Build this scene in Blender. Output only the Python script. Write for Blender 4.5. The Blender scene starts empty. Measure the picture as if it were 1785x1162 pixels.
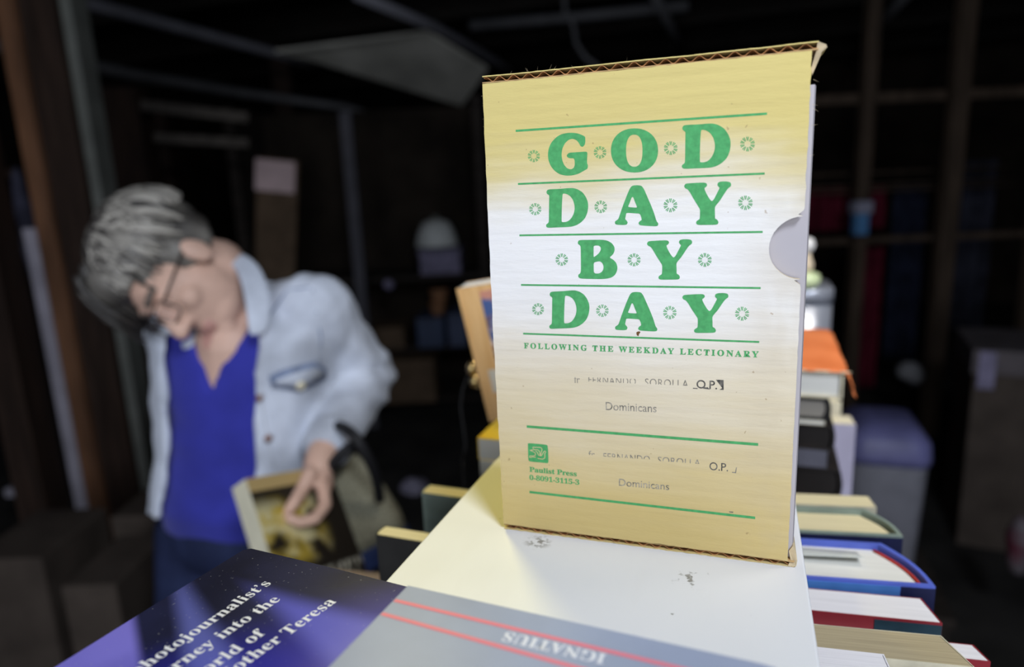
import bpy, bmesh, math, random
from mathutils import Vector, Matrix, noise

random.seed(7)
S = bpy.context.scene
COL = S.collection
V = Vector

# ------------------------------------------------------------------ camera
FPX = 1157.86                      # focal length in pixels of a 1785 px wide frame
YAW, PITCH, ROLL = -0.3417, -0.2078, -0.0430
CAM = V((0.112, -0.290, 1.3672))
cy, sy, cp, sp = math.cos(YAW), math.sin(YAW), math.cos(PITCH), math.sin(PITCH)
CF = V((sy * cp, cy * cp, sp))
_r0 = V((cy, -sy, 0)); _u0 = _r0.cross(CF)
CR = _r0 * math.cos(ROLL) + _u0 * math.sin(ROLL)
CU = -_r0 * math.sin(ROLL) + _u0 * math.cos(ROLL)
cam_d = bpy.data.cameras.new('camera'); cam = bpy.data.objects.new('camera', cam_d); COL.objects.link(cam)
cam.matrix_world = Matrix((CR, CU, -CF)).transposed().to_4x4()
cam.location = CAM
cam_d.sensor_width = 36.0; cam_d.lens = FPX * 36.0 / 1785.0
cam_d.clip_start = 0.01; cam_d.clip_end = 60
cam_d.dof.use_dof = True; cam_d.dof.focus_distance = 0.292; cam_d.dof.aperture_fstop = 4.5
S.camera = cam

# ------------------------------------------------------------------ light and exposure
S.view_settings.view_transform = 'Standard'; S.view_settings.look = 'None'
S.view_settings.gamma = 1.0; S.view_settings.exposure = 0.0; S.view_settings.use_curve_mapping = False
try:
    S.cycles.use_denoising = True
except Exception:
    pass
W = bpy.data.worlds.new('world'); S.world = W; W.use_nodes = True
W.node_tree.nodes['Background'].inputs[0].default_value = (0.74, 0.80, 1.0, 1)
W.node_tree.nodes['Background'].inputs[1].default_value = 0.15


def area(name, loc, target, size, power, color, spread=180, size_y=None):
    d = bpy.data.lights.new(name, 'AREA'); d.shape = 'RECTANGLE' if size_y else 'DISK'; d.size = size; d.energy = power; d.color = color
    if size_y: d.size_y = size_y
    d.spread = math.radians(spread)
    o = bpy.data.objects.new(name, d); COL.objects.link(o); o.location = loc
    o.rotation_euler = (V(target) - V(loc)).to_track_quat('-Z', 'Y').to_euler()
    return o


# added cool fills behind and above the camera, and a warm lamp at the left
area('rear_daylight_fill', (0.30, -2.40, 1.25), (0.15, 0.5, 1.25), 1.5, 38.0, (0.86, 0.91, 1.0), 180, 1.9)  # added panel for daylight from behind the camera; no door is built
area('overhead_fill', (0.75, -0.75, 2.30), (0.0, 0.10, 1.2), 0.40, 21.0, (0.82, 0.89, 1.0))  # added cool top light without a fitting
area('stack_fill', (0.42, 0.22, 2.10), (0.18, 0.50, 1.17), 0.22, 1.1, (1.0, 0.93, 0.82), 70)  # added to brighten the stack right of the slipcase; no lamp there
sd = bpy.data.lights.new('warm_lamp', 'SPOT'); sd.energy = 24.0; sd.color = (1.0, 0.86, 0.22); sd.spot_size = math.radians(26); sd.spot_blend = 1.0; sd.shadow_soft_size = 0.10
so_ = bpy.data.objects.new('warm_lamp', sd); COL.objects.link(so_); so_.location = (-0.40, 0.55, 2.00)
so_.rotation_euler = (V((-0.055, 0.045, 1.2)) - V(so_.location)).to_track_quat('-Z', 'Y').to_euler()


# ------------------------------------------------------------------ placing helpers


def ray(x, y):
    return CF + CR * ((x - 892.5) / FPX) - CU * ((y - 581.0) / FPX)


def od(x, y, dep):                 # a point at a depth along the view axis
    return CAM + ray(x, y) * dep


def oz(x, y, z):                   # a point on a horizontal plane
    d = ray(x, y); return CAM + d * ((z - CAM.z) / d.z)


def oy(x, y, Y):                   # a point on a plane facing the front
    d = ray(x, y); return CAM + d * ((Y - CAM.y) / d.y)


# ------------------------------------------------------------------ materials
def mat(name, col, rough=0.6, spec=0.3, var=0.0, scale=20.0, col2=None, bump=0.0, bscale=None, stretch=(1, 1, 1), metal=0.0, sheen=0.0):
    m = bpy.data.materials.new(name); m.use_nodes = True
    nt = m.node_tree; b = nt.nodes['Principled BSDF']
    b.inputs['Base Color'].default_value = (*col, 1); b.inputs['Roughness'].default_value = rough
    b.inputs['Specular IOR Level'].default_value = spec; b.inputs['Metallic'].default_value = metal
    if sheen: b.inputs['Sheen Weight'].default_value = sheen
    tc = nt.nodes.new('ShaderNodeTexCoord'); mp = nt.nodes.new('ShaderNodeMapping')
    nt.links.new(tc.outputs['Object'], mp.inputs[0]); mp.inputs['Scale'].default_value = stretch
    if var or col2:
        n = nt.nodes.new('ShaderNodeTexNoise'); n.inputs['Scale'].default_value = scale; n.inputs['Detail'].default_value = 5
        nt.links.new(mp.outputs[0], n.inputs['Vector'])
        r = nt.nodes.new('ShaderNodeValToRGB')
        c2 = col2 or tuple(max(0, c * (1 - var)) for c in col)
        c1 = col if col2 else tuple(min(1, c * (1 + var)) for c in col)
        r.color_ramp.elements[0].color = (*c2, 1); r.color_ramp.elements[1].color = (*c1, 1)
        r.color_ramp.elements[0].position = 0.35; r.color_ramp.elements[1].position = 0.65
        nt.links.new(n.outputs[0], r.inputs[0]); nt.links.new(r.outputs[0], b.inputs['Base Color'])
    if bump:
        n = nt.nodes.new('ShaderNodeTexNoise'); n.inputs['Scale'].default_value = bscale or scale; n.inputs['Detail'].default_value = 6
        nt.links.new(mp.outputs[0], n.inputs['Vector'])
        bp = nt.nodes.new('ShaderNodeBump'); bp.inputs['Strength'].default_value = bump; bp.inputs['Distance'].default_value = 0.25 / (bscale or scale)
        nt.links.new(n.outputs[0], bp.inputs['Height']); nt.links.new(bp.outputs[0], b.inputs['Normal'])
    return m


class NT:                          # small helper for longer node chains
    def __init__(s, m):
        s.m = m; s.nt = m.node_tree; s.b = s.nt.nodes['Principled BSDF']
        s.tc = s.nt.nodes.new('ShaderNodeTexCoord')
        sx = s.nt.nodes.new('ShaderNodeSeparateXYZ'); s.nt.links.new(s.tc.outputs['Object'], sx.inputs[0])
        s.X, s.Y, s.Z = sx.outputs

    def set(s, inp, v):
        if hasattr(v, 'is_linked'): s.nt.links.new(v, inp)
        else: inp.default_value = v

    def math(s, op, a, b=0.0, clamp=False):
        n = s.nt.nodes.new('ShaderNodeMath'); n.operation = op; n.use_clamp = clamp
        s.set(n.inputs[0], a); s.set(n.inputs[1], b); return n.outputs[0]

    def lin(s, a, b, c, lo, hi):   # smooth 0..1 ramp of a*X+b*Y+c*Z between lo and hi
        t = s.math('ADD', s.math('ADD', s.math('MULTIPLY', s.X, a), s.math('MULTIPLY', s.Y, b)), s.math('MULTIPLY', s.Z, c))
        return s.step(t, lo, hi)

    def step(s, t, lo, hi):
        n = s.nt.nodes.new('ShaderNodeMapRange'); n.interpolation_type = 'SMOOTHSTEP'
        s.set(n.inputs[0], t); n.inputs[1].default_value = lo; n.inputs[2].default_value = hi
        return n.outputs[0]

    def noise(s, scale, stretch=(1, 1, 1), detail=4, rough=0.5):
        mp = s.nt.nodes.new('ShaderNodeMapping'); mp.inputs['Scale'].default_value = stretch
        s.nt.links.new(s.tc.outputs['Object'], mp.inputs[0])
        n = s.nt.nodes.new('ShaderNodeTexNoise'); n.inputs['Scale'].default_value = scale; n.inputs['Detail'].default_value = detail
        n.inputs['Roughness'].default_value = rough
        s.nt.links.new(mp.outputs[0], n.inputs['Vector']); return n.outputs[0]

    def mix(s, f, a, b):
        n = s.nt.nodes.new('ShaderNodeMix'); n.data_type = 'RGBA'
        s.set(n.inputs[0], f)
        for i, v in ((6, a), (7, b)):
            if isinstance(v, tuple): v = (*v[:3], 1)
            s.set(n.inputs[i], v)
        return n.outputs[2]

    def bump(s, h, strength, dist=0.001, nrm=None):
        n = s.nt.nodes.new('ShaderNodeBump'); n.inputs['Strength'].default_value = strength; n.inputs['Distance'].default_value = dist
        s.nt.links.new(h, n.inputs['Height'])
        if nrm is not None: s.nt.links.new(nrm, n.inputs['Normal'])
        return n.outputs[0]

    def color(s, v): s.nt.links.new(v, s.b.inputs['Base Color'])


# ------------------------------------------------------------------ object helpers
def link(name, bm, mats, parent=None, smooth=False):
    me = bpy.data.meshes.new(name)
    if smooth:
        for f in bm.faces: f.smooth = True
    bm.normal_update()
    bm.to_mesh(me); bm.free()
    return olink(name, me, mats, parent)


def olink(name, me, mats, parent=None):
    o = bpy.data.objects.new(name, me); COL.objects.link(o)
    if not isinstance(mats, (list, tuple)): mats = [mats]
    for m in mats: me.materials.append(m)
    if parent: o.parent = parent
    return o


def tag(o, label, cat=None, group=None, kind=None):
    if label: o['label'] = label
    if cat: o['category'] = cat
    if group: o['group'] = group
    if kind: o['kind'] = kind
    return o


def root(name, label, cat, loc=(0, 0, 0), rot=None, group=None):
    o = bpy.data.objects.new(name, None); COL.objects.link(o); o.empty_display_size = 0.02
    if rot is not None:
        o.matrix_world = Matrix.Translation(V(loc)) @ rot.to_4x4()
    else:
        o.location = loc
    return tag(o, label, cat, group)


def box(bm, x0, x1, y0, y1, z0, z1, mi=0, M=None):
    vs = [bm.verts.new(V((x, y, z)) if M is None else M @ V((x, y, z))) for z in (z0, z1) for y in (y0, y1) for x in (x0, x1)]
    for q in ((0, 2, 3, 1), (4, 5, 7, 6), (0, 1, 5, 4), (2, 6, 7, 3), (0, 4, 6, 2), (1, 3, 7, 5)):
        f = bm.faces.new([vs[i] for i in q]); f.material_index = mi
    return vs


def bevel(bm, w, seg=2):
    bmesh.ops.bevel(bm, geom=bm.edges[:], offset=w, segments=seg, affect='EDGES', profile=0.5)


def bbox_obj(name, dims, m, parent=None, bev=0.003, M=None):
    bm = bmesh.new(); box(bm, *dims, M=M)
    if bev: bevel(bm, bev)
    return link(name, bm, m, parent)


def prism(bm, poly, axis, a, b, mi=0, M=None):
    """closed outline (list of 2D) extruded between a and b along axis 'x','y','z'"""
    def P(p, t):
        v = {'x': V((t, p[0], p[1])), 'y': V((p[0], t, p[1])), 'z': V((p[0], p[1], t))}[axis]
        return M @ v if M else v
    A = [bm.verts.new(P(p, a)) for p in poly]; B = [bm.verts.new(P(p, b)) for p in poly]
    n = len(poly); fs = []
    for i in range(n):
        fs.append(bm.faces.new((A[i], A[(i + 1) % n], B[(i + 1) % n], B[i])))
    for c in (A[::-1], B):
        r = bmesh.ops.triangle_fill(bm, use_beauty=True, edges=[e for e in {ed for v in c for ed in v.link_edges} if e.verts[0] in c and e.verts[1] in c]) if n > 12 else None
        if r is None: fs.append(bm.faces.new(c))
        else: fs += [g for g in r['geom'] if isinstance(g, bmesh.types.BMFace)]
    for f in fs: f.material_index = mi
    return fs


def tube(bm, pts, rad, seg=10, mi=0, cap=True):
    pts = [V(p) for p in pts]; n = len(pts)
    if not isinstance(rad, (list, tuple)): rad = [rad] * n
    rings = []; up = None
    for i, p in enumerate(pts):
        t = (pts[min(i + 1, n - 1)] - pts[max(i - 1, 0)]).normalized()
        if up is None:
            up = t.orthogonal().normalized()
        up = (up - t * up.dot(t)).normalized(); w = t.cross(up)
        rings.append([bm.verts.new(p + (up * math.cos(a) + w * math.sin(a)) * rad[i]) for a in [2 * math.pi * k / seg for k in range(seg)]])
    for a, b in zip(rings, rings[1:]):
        for k in range(seg):
            f = bm.faces.new((a[k], a[(k + 1) % seg], b[(k + 1) % seg], b[k])); f.material_index = mi
    if cap:
        bm.faces.new(rings[0][::-1]).material_index = mi; bm.faces.new(rings[-1]).material_index = mi


def capsule(bm, p0, r0, p1, r1, seg=14):
    p0, p1 = V(p0), V(p1); t = (p1 - p0); L = t.length; t = t / L if L > 1e-9 else V((0, 0, 1))
    pts, rad = [], []
    for a in (0.12, 0.4, 0.75, 1.1): pts.append(p0 - t * r0 * math.cos(a)); rad.append(r0 * math.sin(a))
    pts.append(p0); rad.append(r0); pts.append(p1); rad.append(r1)
    for a in (1.1, 0.75, 0.4, 0.12): pts.append(p1 + t * r1 * math.cos(a)); rad.append(r1 * math.sin(a))
    tube(bm, pts, rad, seg)


def ellip(bm, c, r, M=None, sub=3):
    g = bmesh.ops.create_icosphere(bm, subdivisions=sub, radius=1.0)
    for v in g['verts']:
        p = V((v.co.x * r[0] + c[0], v.co.y * r[1] + c[1], v.co.z * r[2] + c[2]))
        v.co = M @ p if M else p


def remesh(bm, voxel, smooth=4, fac=0.5, disp=None):
    """merge overlapping closed shells of bm into one continuous surface; returns mesh data"""
    me = bpy.data.meshes.new('tmp'); bm.to_mesh(me); bm.free()
    o = bpy.data.objects.new('tmp', me); COL.objects.link(o)
    r = o.modifiers.new('r', 'REMESH'); r.mode = 'VOXEL'; r.voxel_size = voxel; r.use_smooth_shade = True
    if smooth:
        s = o.modifiers.new('s', 'SMOOTH'); s.iterations = smooth; s.factor = fac
    dg = bpy.context.evaluated_depsgraph_get(); dg.update()
    out = bpy.data.meshes.new_from_object(o.evaluated_get(dg))
    bpy.data.objects.remove(o); bpy.data.meshes.remove(me)
    out.materials.clear()
    if disp:
        nrm = [v.normal.copy() for v in out.vertices]
        for v, n in zip(out.vertices, nrm): v.co = v.co + n * disp(v.co)
    for p in out.polygons: p.use_smooth = True
    return out


# ------------------------------------------------------------------ lettering
def serif(s):
    o = ''
    for c in s:
        if 'A' <= c <= 'Z': o += chr(0x1D400 + ord(c) - 65)
        elif 'a' <= c <= 'z': o += chr(0x1D41A + ord(c) - 97)
        elif '0' <= c <= '9': o += chr(0x1D7CE + ord(c) - 48)
        else: o += c
    return o


def text2d(s, spacing=1.0, offset=0.0):
    c = bpy.data.curves.new('t', 'FONT'); c.body = s; c.space_character = spacing; c.offset = offset; c.resolution_u = 4
    o = bpy.data.objects.new('t', c); COL.objects.link(o)
    dg = bpy.context.evaluated_depsgraph_get(); dg.update()
    me = bpy.data.meshes.new_from_object(o.evaluated_get(dg))
    vs = [(v.co.x, v.co.y) for v in me.vertices]; fs = [list(p.vertices) for p in me.polygons]
    bpy.data.objects.remove(o); bpy.data.curves.remove(c); bpy.data.meshes.remove(me)
    return vs, fs


def put_faces(bm, vs, fs, f3, mi):
    vv = [bm.verts.new(f3(*v)) for v in vs]
    for f in fs:
        try: bm.faces.new([vv[i] for i in f]).material_index = mi
        except ValueError: pass


def fill_loops(bm, loops, f3, mi):
    """fill outline with holes; loops are lists of 2D points"""
    b = bmesh.new()
    for lp in loops:
        vv = [b.verts.new((p[0], p[1], 0)) for p in lp]
        for i in range(len(vv)): b.edges.new((vv[i], vv[(i + 1) % len(vv)]))
    bmesh.ops.triangle_fill(b, use_beauty=True, edges=b.edges[:])
    b.verts.index_update()
    vs = [(v.co.x, v.co.y) for v in b.verts]; fs = [[v.index for v in f.verts] for f in b.faces]
    b.free(); put_faces(bm, vs, fs, f3, mi)


def chaikin(p, n=2):
    for _ in range(n):
        q = []
        for i in range(len(p)):
            a, b = p[i], p[(i + 1) % len(p)]
            q += [(a[0] * .8 + b[0] * .2, a[1] * .8 + b[1] * .2), (a[0] * .2 + b[0] * .8, a[1] * .2 + b[1] * .8)]
        p = q
    return p


def stroke(bm, pts, w, f3, mi):
    n = len(pts)
    L, Rr = [], []
    for i in range(n):
        a, b = pts[max(i - 1, 0)], pts[min(i + 1, n - 1)]
        dx, dy = b[0] - a[0], b[1] - a[1]; l = math.hypot(dx, dy) or 1
        L.append(bm.verts.new(f3(pts[i][0] - dy / l * w / 2, pts[i][1] + dx / l * w / 2)))
        Rr.append(bm.verts.new(f3(pts[i][0] + dy / l * w / 2, pts[i][1] - dx / l * w / 2)))
    for i in range(n - 1):
        bm.faces.new((Rr[i], Rr[i + 1], L[i + 1], L[i])).material_index = mi


# ================================================================== SETTING
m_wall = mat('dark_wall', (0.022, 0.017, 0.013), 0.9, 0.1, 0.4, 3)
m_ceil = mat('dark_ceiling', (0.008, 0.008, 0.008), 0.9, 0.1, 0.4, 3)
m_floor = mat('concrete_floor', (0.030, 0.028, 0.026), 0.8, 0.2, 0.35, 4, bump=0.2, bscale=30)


def struct(name, dims, m):
    return tag(bbox_obj(name, dims, m, bev=0), None, kind='structure')


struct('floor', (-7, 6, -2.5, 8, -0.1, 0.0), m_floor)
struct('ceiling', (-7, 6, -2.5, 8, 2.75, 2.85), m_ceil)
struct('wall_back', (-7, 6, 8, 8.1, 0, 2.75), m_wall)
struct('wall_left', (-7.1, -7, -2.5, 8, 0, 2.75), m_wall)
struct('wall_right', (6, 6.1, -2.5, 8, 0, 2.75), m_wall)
# ceiling joists, a repeated trim of the room
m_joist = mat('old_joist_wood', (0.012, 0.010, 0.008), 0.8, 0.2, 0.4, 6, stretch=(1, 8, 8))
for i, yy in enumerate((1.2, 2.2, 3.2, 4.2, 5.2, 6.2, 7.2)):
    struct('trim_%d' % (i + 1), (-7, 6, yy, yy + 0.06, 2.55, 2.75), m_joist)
# painted plywood sheet under the joists
m_pan = mat('pale_plywood', (0.42, 0.41, 0.36), 0.8, 0.2, 0.2, 3)
bm = bmesh.new()
q = [od(*t) for t in ((480, 92, 4.4), (745, 58, 4.2), (850, 122, 4.55), (805, 185, 4.95), (560, 112, 4.6))]
lo = [bm.verts.new(p) for p in q]; hi = [bm.verts.new(p + V((0, 0, 0.02))) for p in q]
bm.faces.new(lo); bm.faces.new(hi[::-1])
for i in range(5): bm.faces.new((lo[i], hi[i], hi[(i + 1) % 5], lo[(i + 1) % 5]))
tag(link('ceiling_sheet', bm, m_pan), 'pale grey plywood sheet fixed under the dark ceiling, above the person', 'ceiling sheet')

# ------------------------------------------------------------------ pipes and cables under the ceiling
m_pipe = mat('grey_conduit', (0.22, 0.22, 0.25), 0.5, 0.4, 0.1, 8)
m_pipe2 = mat('dull_conduit', (0.10, 0.10, 0.105), 0.6, 0.3, 0.1, 8)


def pipe(pts, r, label, m=m_pipe, name='conduit_pipe', cat='pipe'):
    bm = bmesh.new(); tube(bm, pts, r, 10); return tag(link(name, bm, m, smooth=True), label, cat)


pipe([oz(60, -20, 2.35), oz(130, 0, 2.35), oz(300, 45, 2.35), oz(470, 90, 2.35), oz(600, 128, 2.35)], 0.032, 'long grey pipe under the ceiling above the person, upper of the two at left')
pipe([oz(-80, 64, 2.05), oz(0, 80, 2.05), oz(230, 130, 2.05), oz(420, 162, 2.05), oz(600, 186, 2.05), od(640, 200, 4.8), od(690, 240, 4.8), od(725, 268, 4.8)], 0.030, 'grey pipe above the post and person that bends down to the lamp shelf', m_pipe2)
pipe([oz(620, -10, 2.4), oz(760, 48, 2.4), oz(860, 105, 2.4), oz(930, 150, 2.4)], 0.030, 'grey pipe crossing over the pale plywood sheet towards the slipcase')
pipe([oz(1140, -10, 2.4), oz(1175, 60, 2.4), oz(1200, 110, 2.4)], 0.028, 'thin grey pipe on the ceiling straight above the slipcase', m_pipe2)
pipe([oz(1590, -20, 2.4), oz(1545, 30, 2.4), oz(1478, 115, 2.4)], 0.030, 'thin grey pipe on the ceiling above the wooden rack', m_pipe2)
pipe([od(976, -105, 3.6), od(985, 20, 3.6), od(1000, 45, 3.6), od(1004, 75, 3.6), od(1020, 100, 3.6), od(1045, 118, 3.6)], 0.012, 'thin dark cable looping down from the ceiling above the slipcase', m_pipe2, 'hanging_cable', 'cable')
pipe([oz(820, 45, 2.5), oz(1000, 30, 2.5), oz(1200, 10, 2.5)], 0.035, 'dull beam-like pipe running crosswise above the slipcase', m_pipe2)

# ------------------------------------------------------------------ timber posts
m_timber_lit = mat('lit_brown_timber', (0.15, 0.070, 0.035), 0.7, 0.25, 0.35, 7, stretch=(4, 4, 0.5), bump=0.2)  # lighter copy of the timber, for the lit side of the post
m_timber_dk = mat('dark_timber', (0.028, 0.016, 0.011), 0.75, 0.2, 0.35, 7, stretch=(4, 4, 0.5), bump=0.2)
m_batten = mat('lilac_grey_paint', (0.33, 0.31, 0.36), 0.7, 0.3, 0.15, 9)
m_batten_g = mat('green_grey_paint', (0.13, 0.135, 0.12), 0.7, 0.3, 0.15, 9)


def post_at(px0, px1, py, dep, thick, name, m, label, cat='post', z1=2.55, yaw=0.0):
    a = od(px0, py, dep); b = od(px1, py, dep); c = (a + b) / 2; w = (b - a).length
    r = root(name, label, cat, (c.x, c.y, 0), Matrix.Rotation(yaw - 0.33 * 0 + math.atan2((b - a).y, (b - a).x), 3, 'Z'))
    bbox_obj('upright', (-w / 2, w / 2, -thick / 2, thick / 2, 0, z1), m, r, 0.004)
    return r, w


pA, wA = post_at(176, 232, 700, 2.5, 0.14, 'timber_post', m_timber_dk, 'thick brown timber post with pale edge boards, behind the grey-haired person')
tag(bbox_obj('batten', (-wA / 2 - 0.101, -wA / 2 - 0.056, -0.100, -0.062, 0, 1.32), m_batten, pA, 0.003), 'lilac-grey painted edge board')
tag(bbox_obj('lit_face_board', (-wA / 2 - 0.058, -wA / 2 + 0.004, -0.092, -0.066, 0, 2.5), m_timber_lit, pA, 0.003), 'lighter brown board coloured as the lit side of the post')  # lit side face of the post, painted as a lighter board
tag(bbox_obj('batten', (wA / 2 - 0.002, wA / 2 + 0.035, -0.04, 0.06, 0, 2.5), m_batten_g, pA, 0.003), 'dull grey edge board')
post_at(14, 66, 700, 2.3, 0.12, 'timber_post', m_timber_dk, 'dark brown timber post at the left border of the view')
post_at(200, 262, 260, 3.5, 0.12, 'timber_post', m_timber_dk, 'dark timber post half hidden above the grey hair of the person', z1=1.98)
post_at(288, 306, 300, 4.2, 0.09, 'timber_post', m_timber_dk, 'slim dark upright just behind the grey hair, under the paired rails', z1=1.95)
post_at(606, 626, 350, 3.8, 0.05, 'slim_post', mat('dim_grey_paint', (0.070, 0.068, 0.080), .7, .3, .15, 9), 'slim grey upright of the far shelving, behind the denim shoulder', z1=1.85)
post_at(500, 530, 350, 5.4, 0.08, 'timber_post', m_timber_dk, 'dark upright standing beside the pink notice')
post_at(796, 815, 350, 5.4, 0.08, 'timber_post', m_timber_dk, 'dark upright just left of the slipcase')
# paired rails
bm = bmesh.new()
m_rail = mat('dim_rail_wood', (0.075, 0.065, 0.055), 0.8, 0.2, 0.3, 6, stretch=(1, 6, 6))
fr = root('rail_frame', 'pair of horizontal wooden rails across the dark timber posts above the person', 'rail', (0, 0, 0))
for (x0, y0, x1, y1, hgt) in ((246, 184, 432, 206, 0.05), (268, 240, 432, 250, 0.045)):
    bm = bmesh.new(); a, b = od(x0, y0, 3.3), od(x1, y1, 3.5)
    t = (b - a); M = Matrix.Translation(a) @ t.to_track_quat('X', 'Z').to_matrix().to_4x4()
    box(bm, 0, t.length, -0.03, 0.03, -hgt / 2, hgt / 2, M=M); link('rail', bm, m_rail, fr)

# ------------------------------------------------------------------ generic background things
def kraft(name, label, cat, px0, px1, py0, py1, dep, deep, m, mlid=None, yaw=0.0, lid_h=0.05, part='body', lidname='lid', rest=None):
    """box-like container whose front face fills the given patch at a depth"""
    a = od(px0, py1, dep); b = od(px1, py1, dep); t = od((px0 + px1) / 2, py0, dep)
    bot = od((px0 + px1) / 2, py1, dep)
    h = t.z - bot.z; z0 = bot.z
    if rest is not None: h = t.z - rest; z0 = rest
    w = (b - a).length; ang = math.atan2((b - a).y, (b - a).x) + yaw
    r = root(name, label, cat, (bot.x, bot.y, z0), Matrix.Rotation(ang, 3, 'Z'))
    bbox_obj(part, (-w / 2, w / 2, 0, deep, 0, h if not mlid else h - lid_h * .5), m, r, 0.006)
    if mlid: bbox_obj(lidname, (-w / 2 - 0.01, w / 2 + 0.01, -0.01, deep + 0.01, h - lid_h, h), mlid, r, 0.006)
    return r, w, h


m_shelf = mat('dark_shelf_board', (0.030, 0.024, 0.020), 0.8, 0.2, 0.3, 6, stretch=(1, 6, 6))
m_card = mat('brown_cardboard', (0.115, 0.078, 0.050), 0.85, 0.15, 0.2, 8)
m_card2 = mat('dim_cardboard', (0.070, 0.055, 0.045), 0.85, 0.15, 0.2, 8)
m_flap = mat('cardboard_flap', (0.11, 0.095, 0.10), 0.8, 0.2, 0.2, 8)
m_blue_dk = mat('navy_plastic', (0.04, 0.06, 0.12), 0.5, 0.4, 0.2, 8)
m_lilac = mat('lilac_card', (0.22, 0.20, 0.30), 0.7, 0.3, 0.3, 9)
m_whiteish = mat('dull_white_enamel', (0.60, 0.62, 0.60), 0.6, 0.4, 0.12, 9)
m_terra = mat('terracotta', (0.28, 0.14, 0.07), 0.8, 0.2, 0.2, 9)
m_pink = mat('pink_paper', (0.62, 0.47, 0.47), 0.8, 0.2, 0.15, 6)
m_black = mat('black_plastic', (0.006, 0.006, 0.007), 0.5, 0.4)

# far shelving unit, between the person and the slipcase
SD = 4.3
su_a = od(440, 620, SD); su_b = od(860, 620, SD)
su_c = (su_a + su_b) / 2; su_w = (su_b - su_a).length; su_ang = math.atan2((su_b - su_a).y, (su_b - su_a).x)
su = root('shelving_unit', 'dark wooden shelving full of clutter between the person and the slipcase', 'shelving', (su_c.x, su_c.y, 0), Matrix.Rotation(su_ang, 3, 'Z'))
shelf_z = [od(650, yy, SD).z for yy in (700, 605, 480)]
for z in shelf_z:
    bbox_obj('shelf', (-su_w / 2, su_w / 2, -0.02, 0.5, z - 0.03, z), m_shelf, su, 0.003)
for x in (-su_w / 2 + .03, su_w / 2 - .03):
    bbox_obj('side_panel', (x - .03, x + .03, 0.0, 0.5, 0, 1.95), m_shelf, su, 0.003)
bbox_obj('back_panel', (-su_w / 2, su_w / 2, 0.5, 0.52, 0, 1.95), m_wall, su, 0)

kraft('cardboard_box', 'brown cardboard box on the far shelving, beside the denim elbow', 'box', 655, 760, 625, 690, 4.22, 0.3, m_card, rest=shelf_z[0] + .001)
kraft('cardboard_box', 'smaller brown cardboard box on the shelf above the denim elbow', 'box', 640, 705, 570, 602, 4.22, 0.3, m_card, rest=shelf_z[1] + .001)
kraft('storage_box', 'navy storage box on the far shelf, left of the slate blue one', 'box', 728, 775, 552, 602, 4.2, 0.3, m_blue_dk, rest=shelf_z[1] + .001)
kraft('storage_box', 'slate blue storage box beside the leaning picture book', 'box', 783, 815, 545, 602, 4.2, 0.3, mat('slate_blue', (0.08, 0.10, 0.17), 0.6, 0.3, 0.2, 8), rest=shelf_z[1] + .001)
kraft('storage_box', 'lilac-grey box standing under the white enamel lampshade', 'box', 733, 803, 432, 477, 4.2, 0.3, m_lilac, mat('dim_lilac_lid', (0.14, 0.13, 0.19), 0.7, 0.3), rest=shelf_z[2] + .001, lid_h=0.03)
kraft('storage_box', 'dark storage box under the lowest far shelf, beside the pale bag', 'box', 790, 850, 735, 800, 4.2, 0.3, m_card2)
# white enamel lampshade on the lilac box
p = od(762, 428, 4.25)
ls = root('lampshade', 'white enamel lampshade resting on the lilac-grey box in the far shelving', 'lampshade', p)
bm = bmesh.new()
prof = [(0.135, 0.0), (0.130, 0.03), (0.115, 0.09), (0.085, 0.145), (0.04, 0.165), (0.0, 0.168)]
seg = 24; rings = []
for r_, z_ in prof[:-1]: rings.append([bm.verts.new((r_ * math.cos(2 * math.pi * k / seg), r_ * math.sin(2 * math.pi * k / seg), z_)) for k in range(seg)])
for a, b in zip(rings, rings[1:]):
    for k in range(seg): bm.faces.new((a[k], a[(k + 1) % seg], b[(k + 1) % seg], b[k]))
bm.faces.new(rings[-1])
link('shade', bm, m_whiteish, ls, True)
bm = bmesh.new(); tube(bm, [(0, 0, 0.16), (0, 0, 0.19)], 0.025); link('collar', bm, m_batten_g, ls, True)


def pot(px, py, dep, r, h, label):
    p = od(px, py, dep); t = root('flower_pot', label, 'pot', p)
    bm = bmesh.new(); tube(bm, [(0, 0, 0), (0, 0, h * .75)], [r * .7, r * .92], 20); link('body', bm, m_terra, t, True)
    bm = bmesh.new(); tube(bm, [(0, 0, h * .74), (0, 0, h)], [r, r], 20); link('rim', bm, m_terra, t, True)


pot(764, 549, 4.3, 0.055, 0.09, 'small terracotta pot standing on the navy storage box')
pot(766, 526, 4.3, 0.06, 0.085, 'small terracotta pot stacked on another one just below the lilac-grey box')
# pale yellow plate on the far wall
a = oy(742, 262, 7.98); b = oy(792, 262, 7.98); zz0 = (oy(742, 272, 7.98).z, oy(742, 252, 7.98).z)
bm = bmesh.new(); box(bm, a.x, b.x, 7.96, 7.999, zz0[0], zz0[1]); bevel(bm, 0.01)
tag(link('wall_plate', bm, mat('yellow_green_paint', (0.75, 0.80, 0.25), 0.7, 0.3, 0.2, 9)), 'small yellow-green plate high on the far wall left of the slipcase', 'plate')
# pink notice on a board
p = od(480, 307, 3.9)
nb = root('notice', 'pale pink paper notice tilted on a brown board behind the denim shoulder', 'notice', p, Matrix.Rotation(0.36, 3, 'Z') @ Matrix.Rotation(0.14, 3, 'Y'))
bbox_obj('sheet', (-0.115, 0.115, -0.01, 0, -0.09, 0.09), m_pink, nb, 0.002)
bbox_obj('backing_board', (-0.11, 0.13, 0.0, 0.03, -0.75, 0.10), m_card, nb, 0.004)
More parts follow.
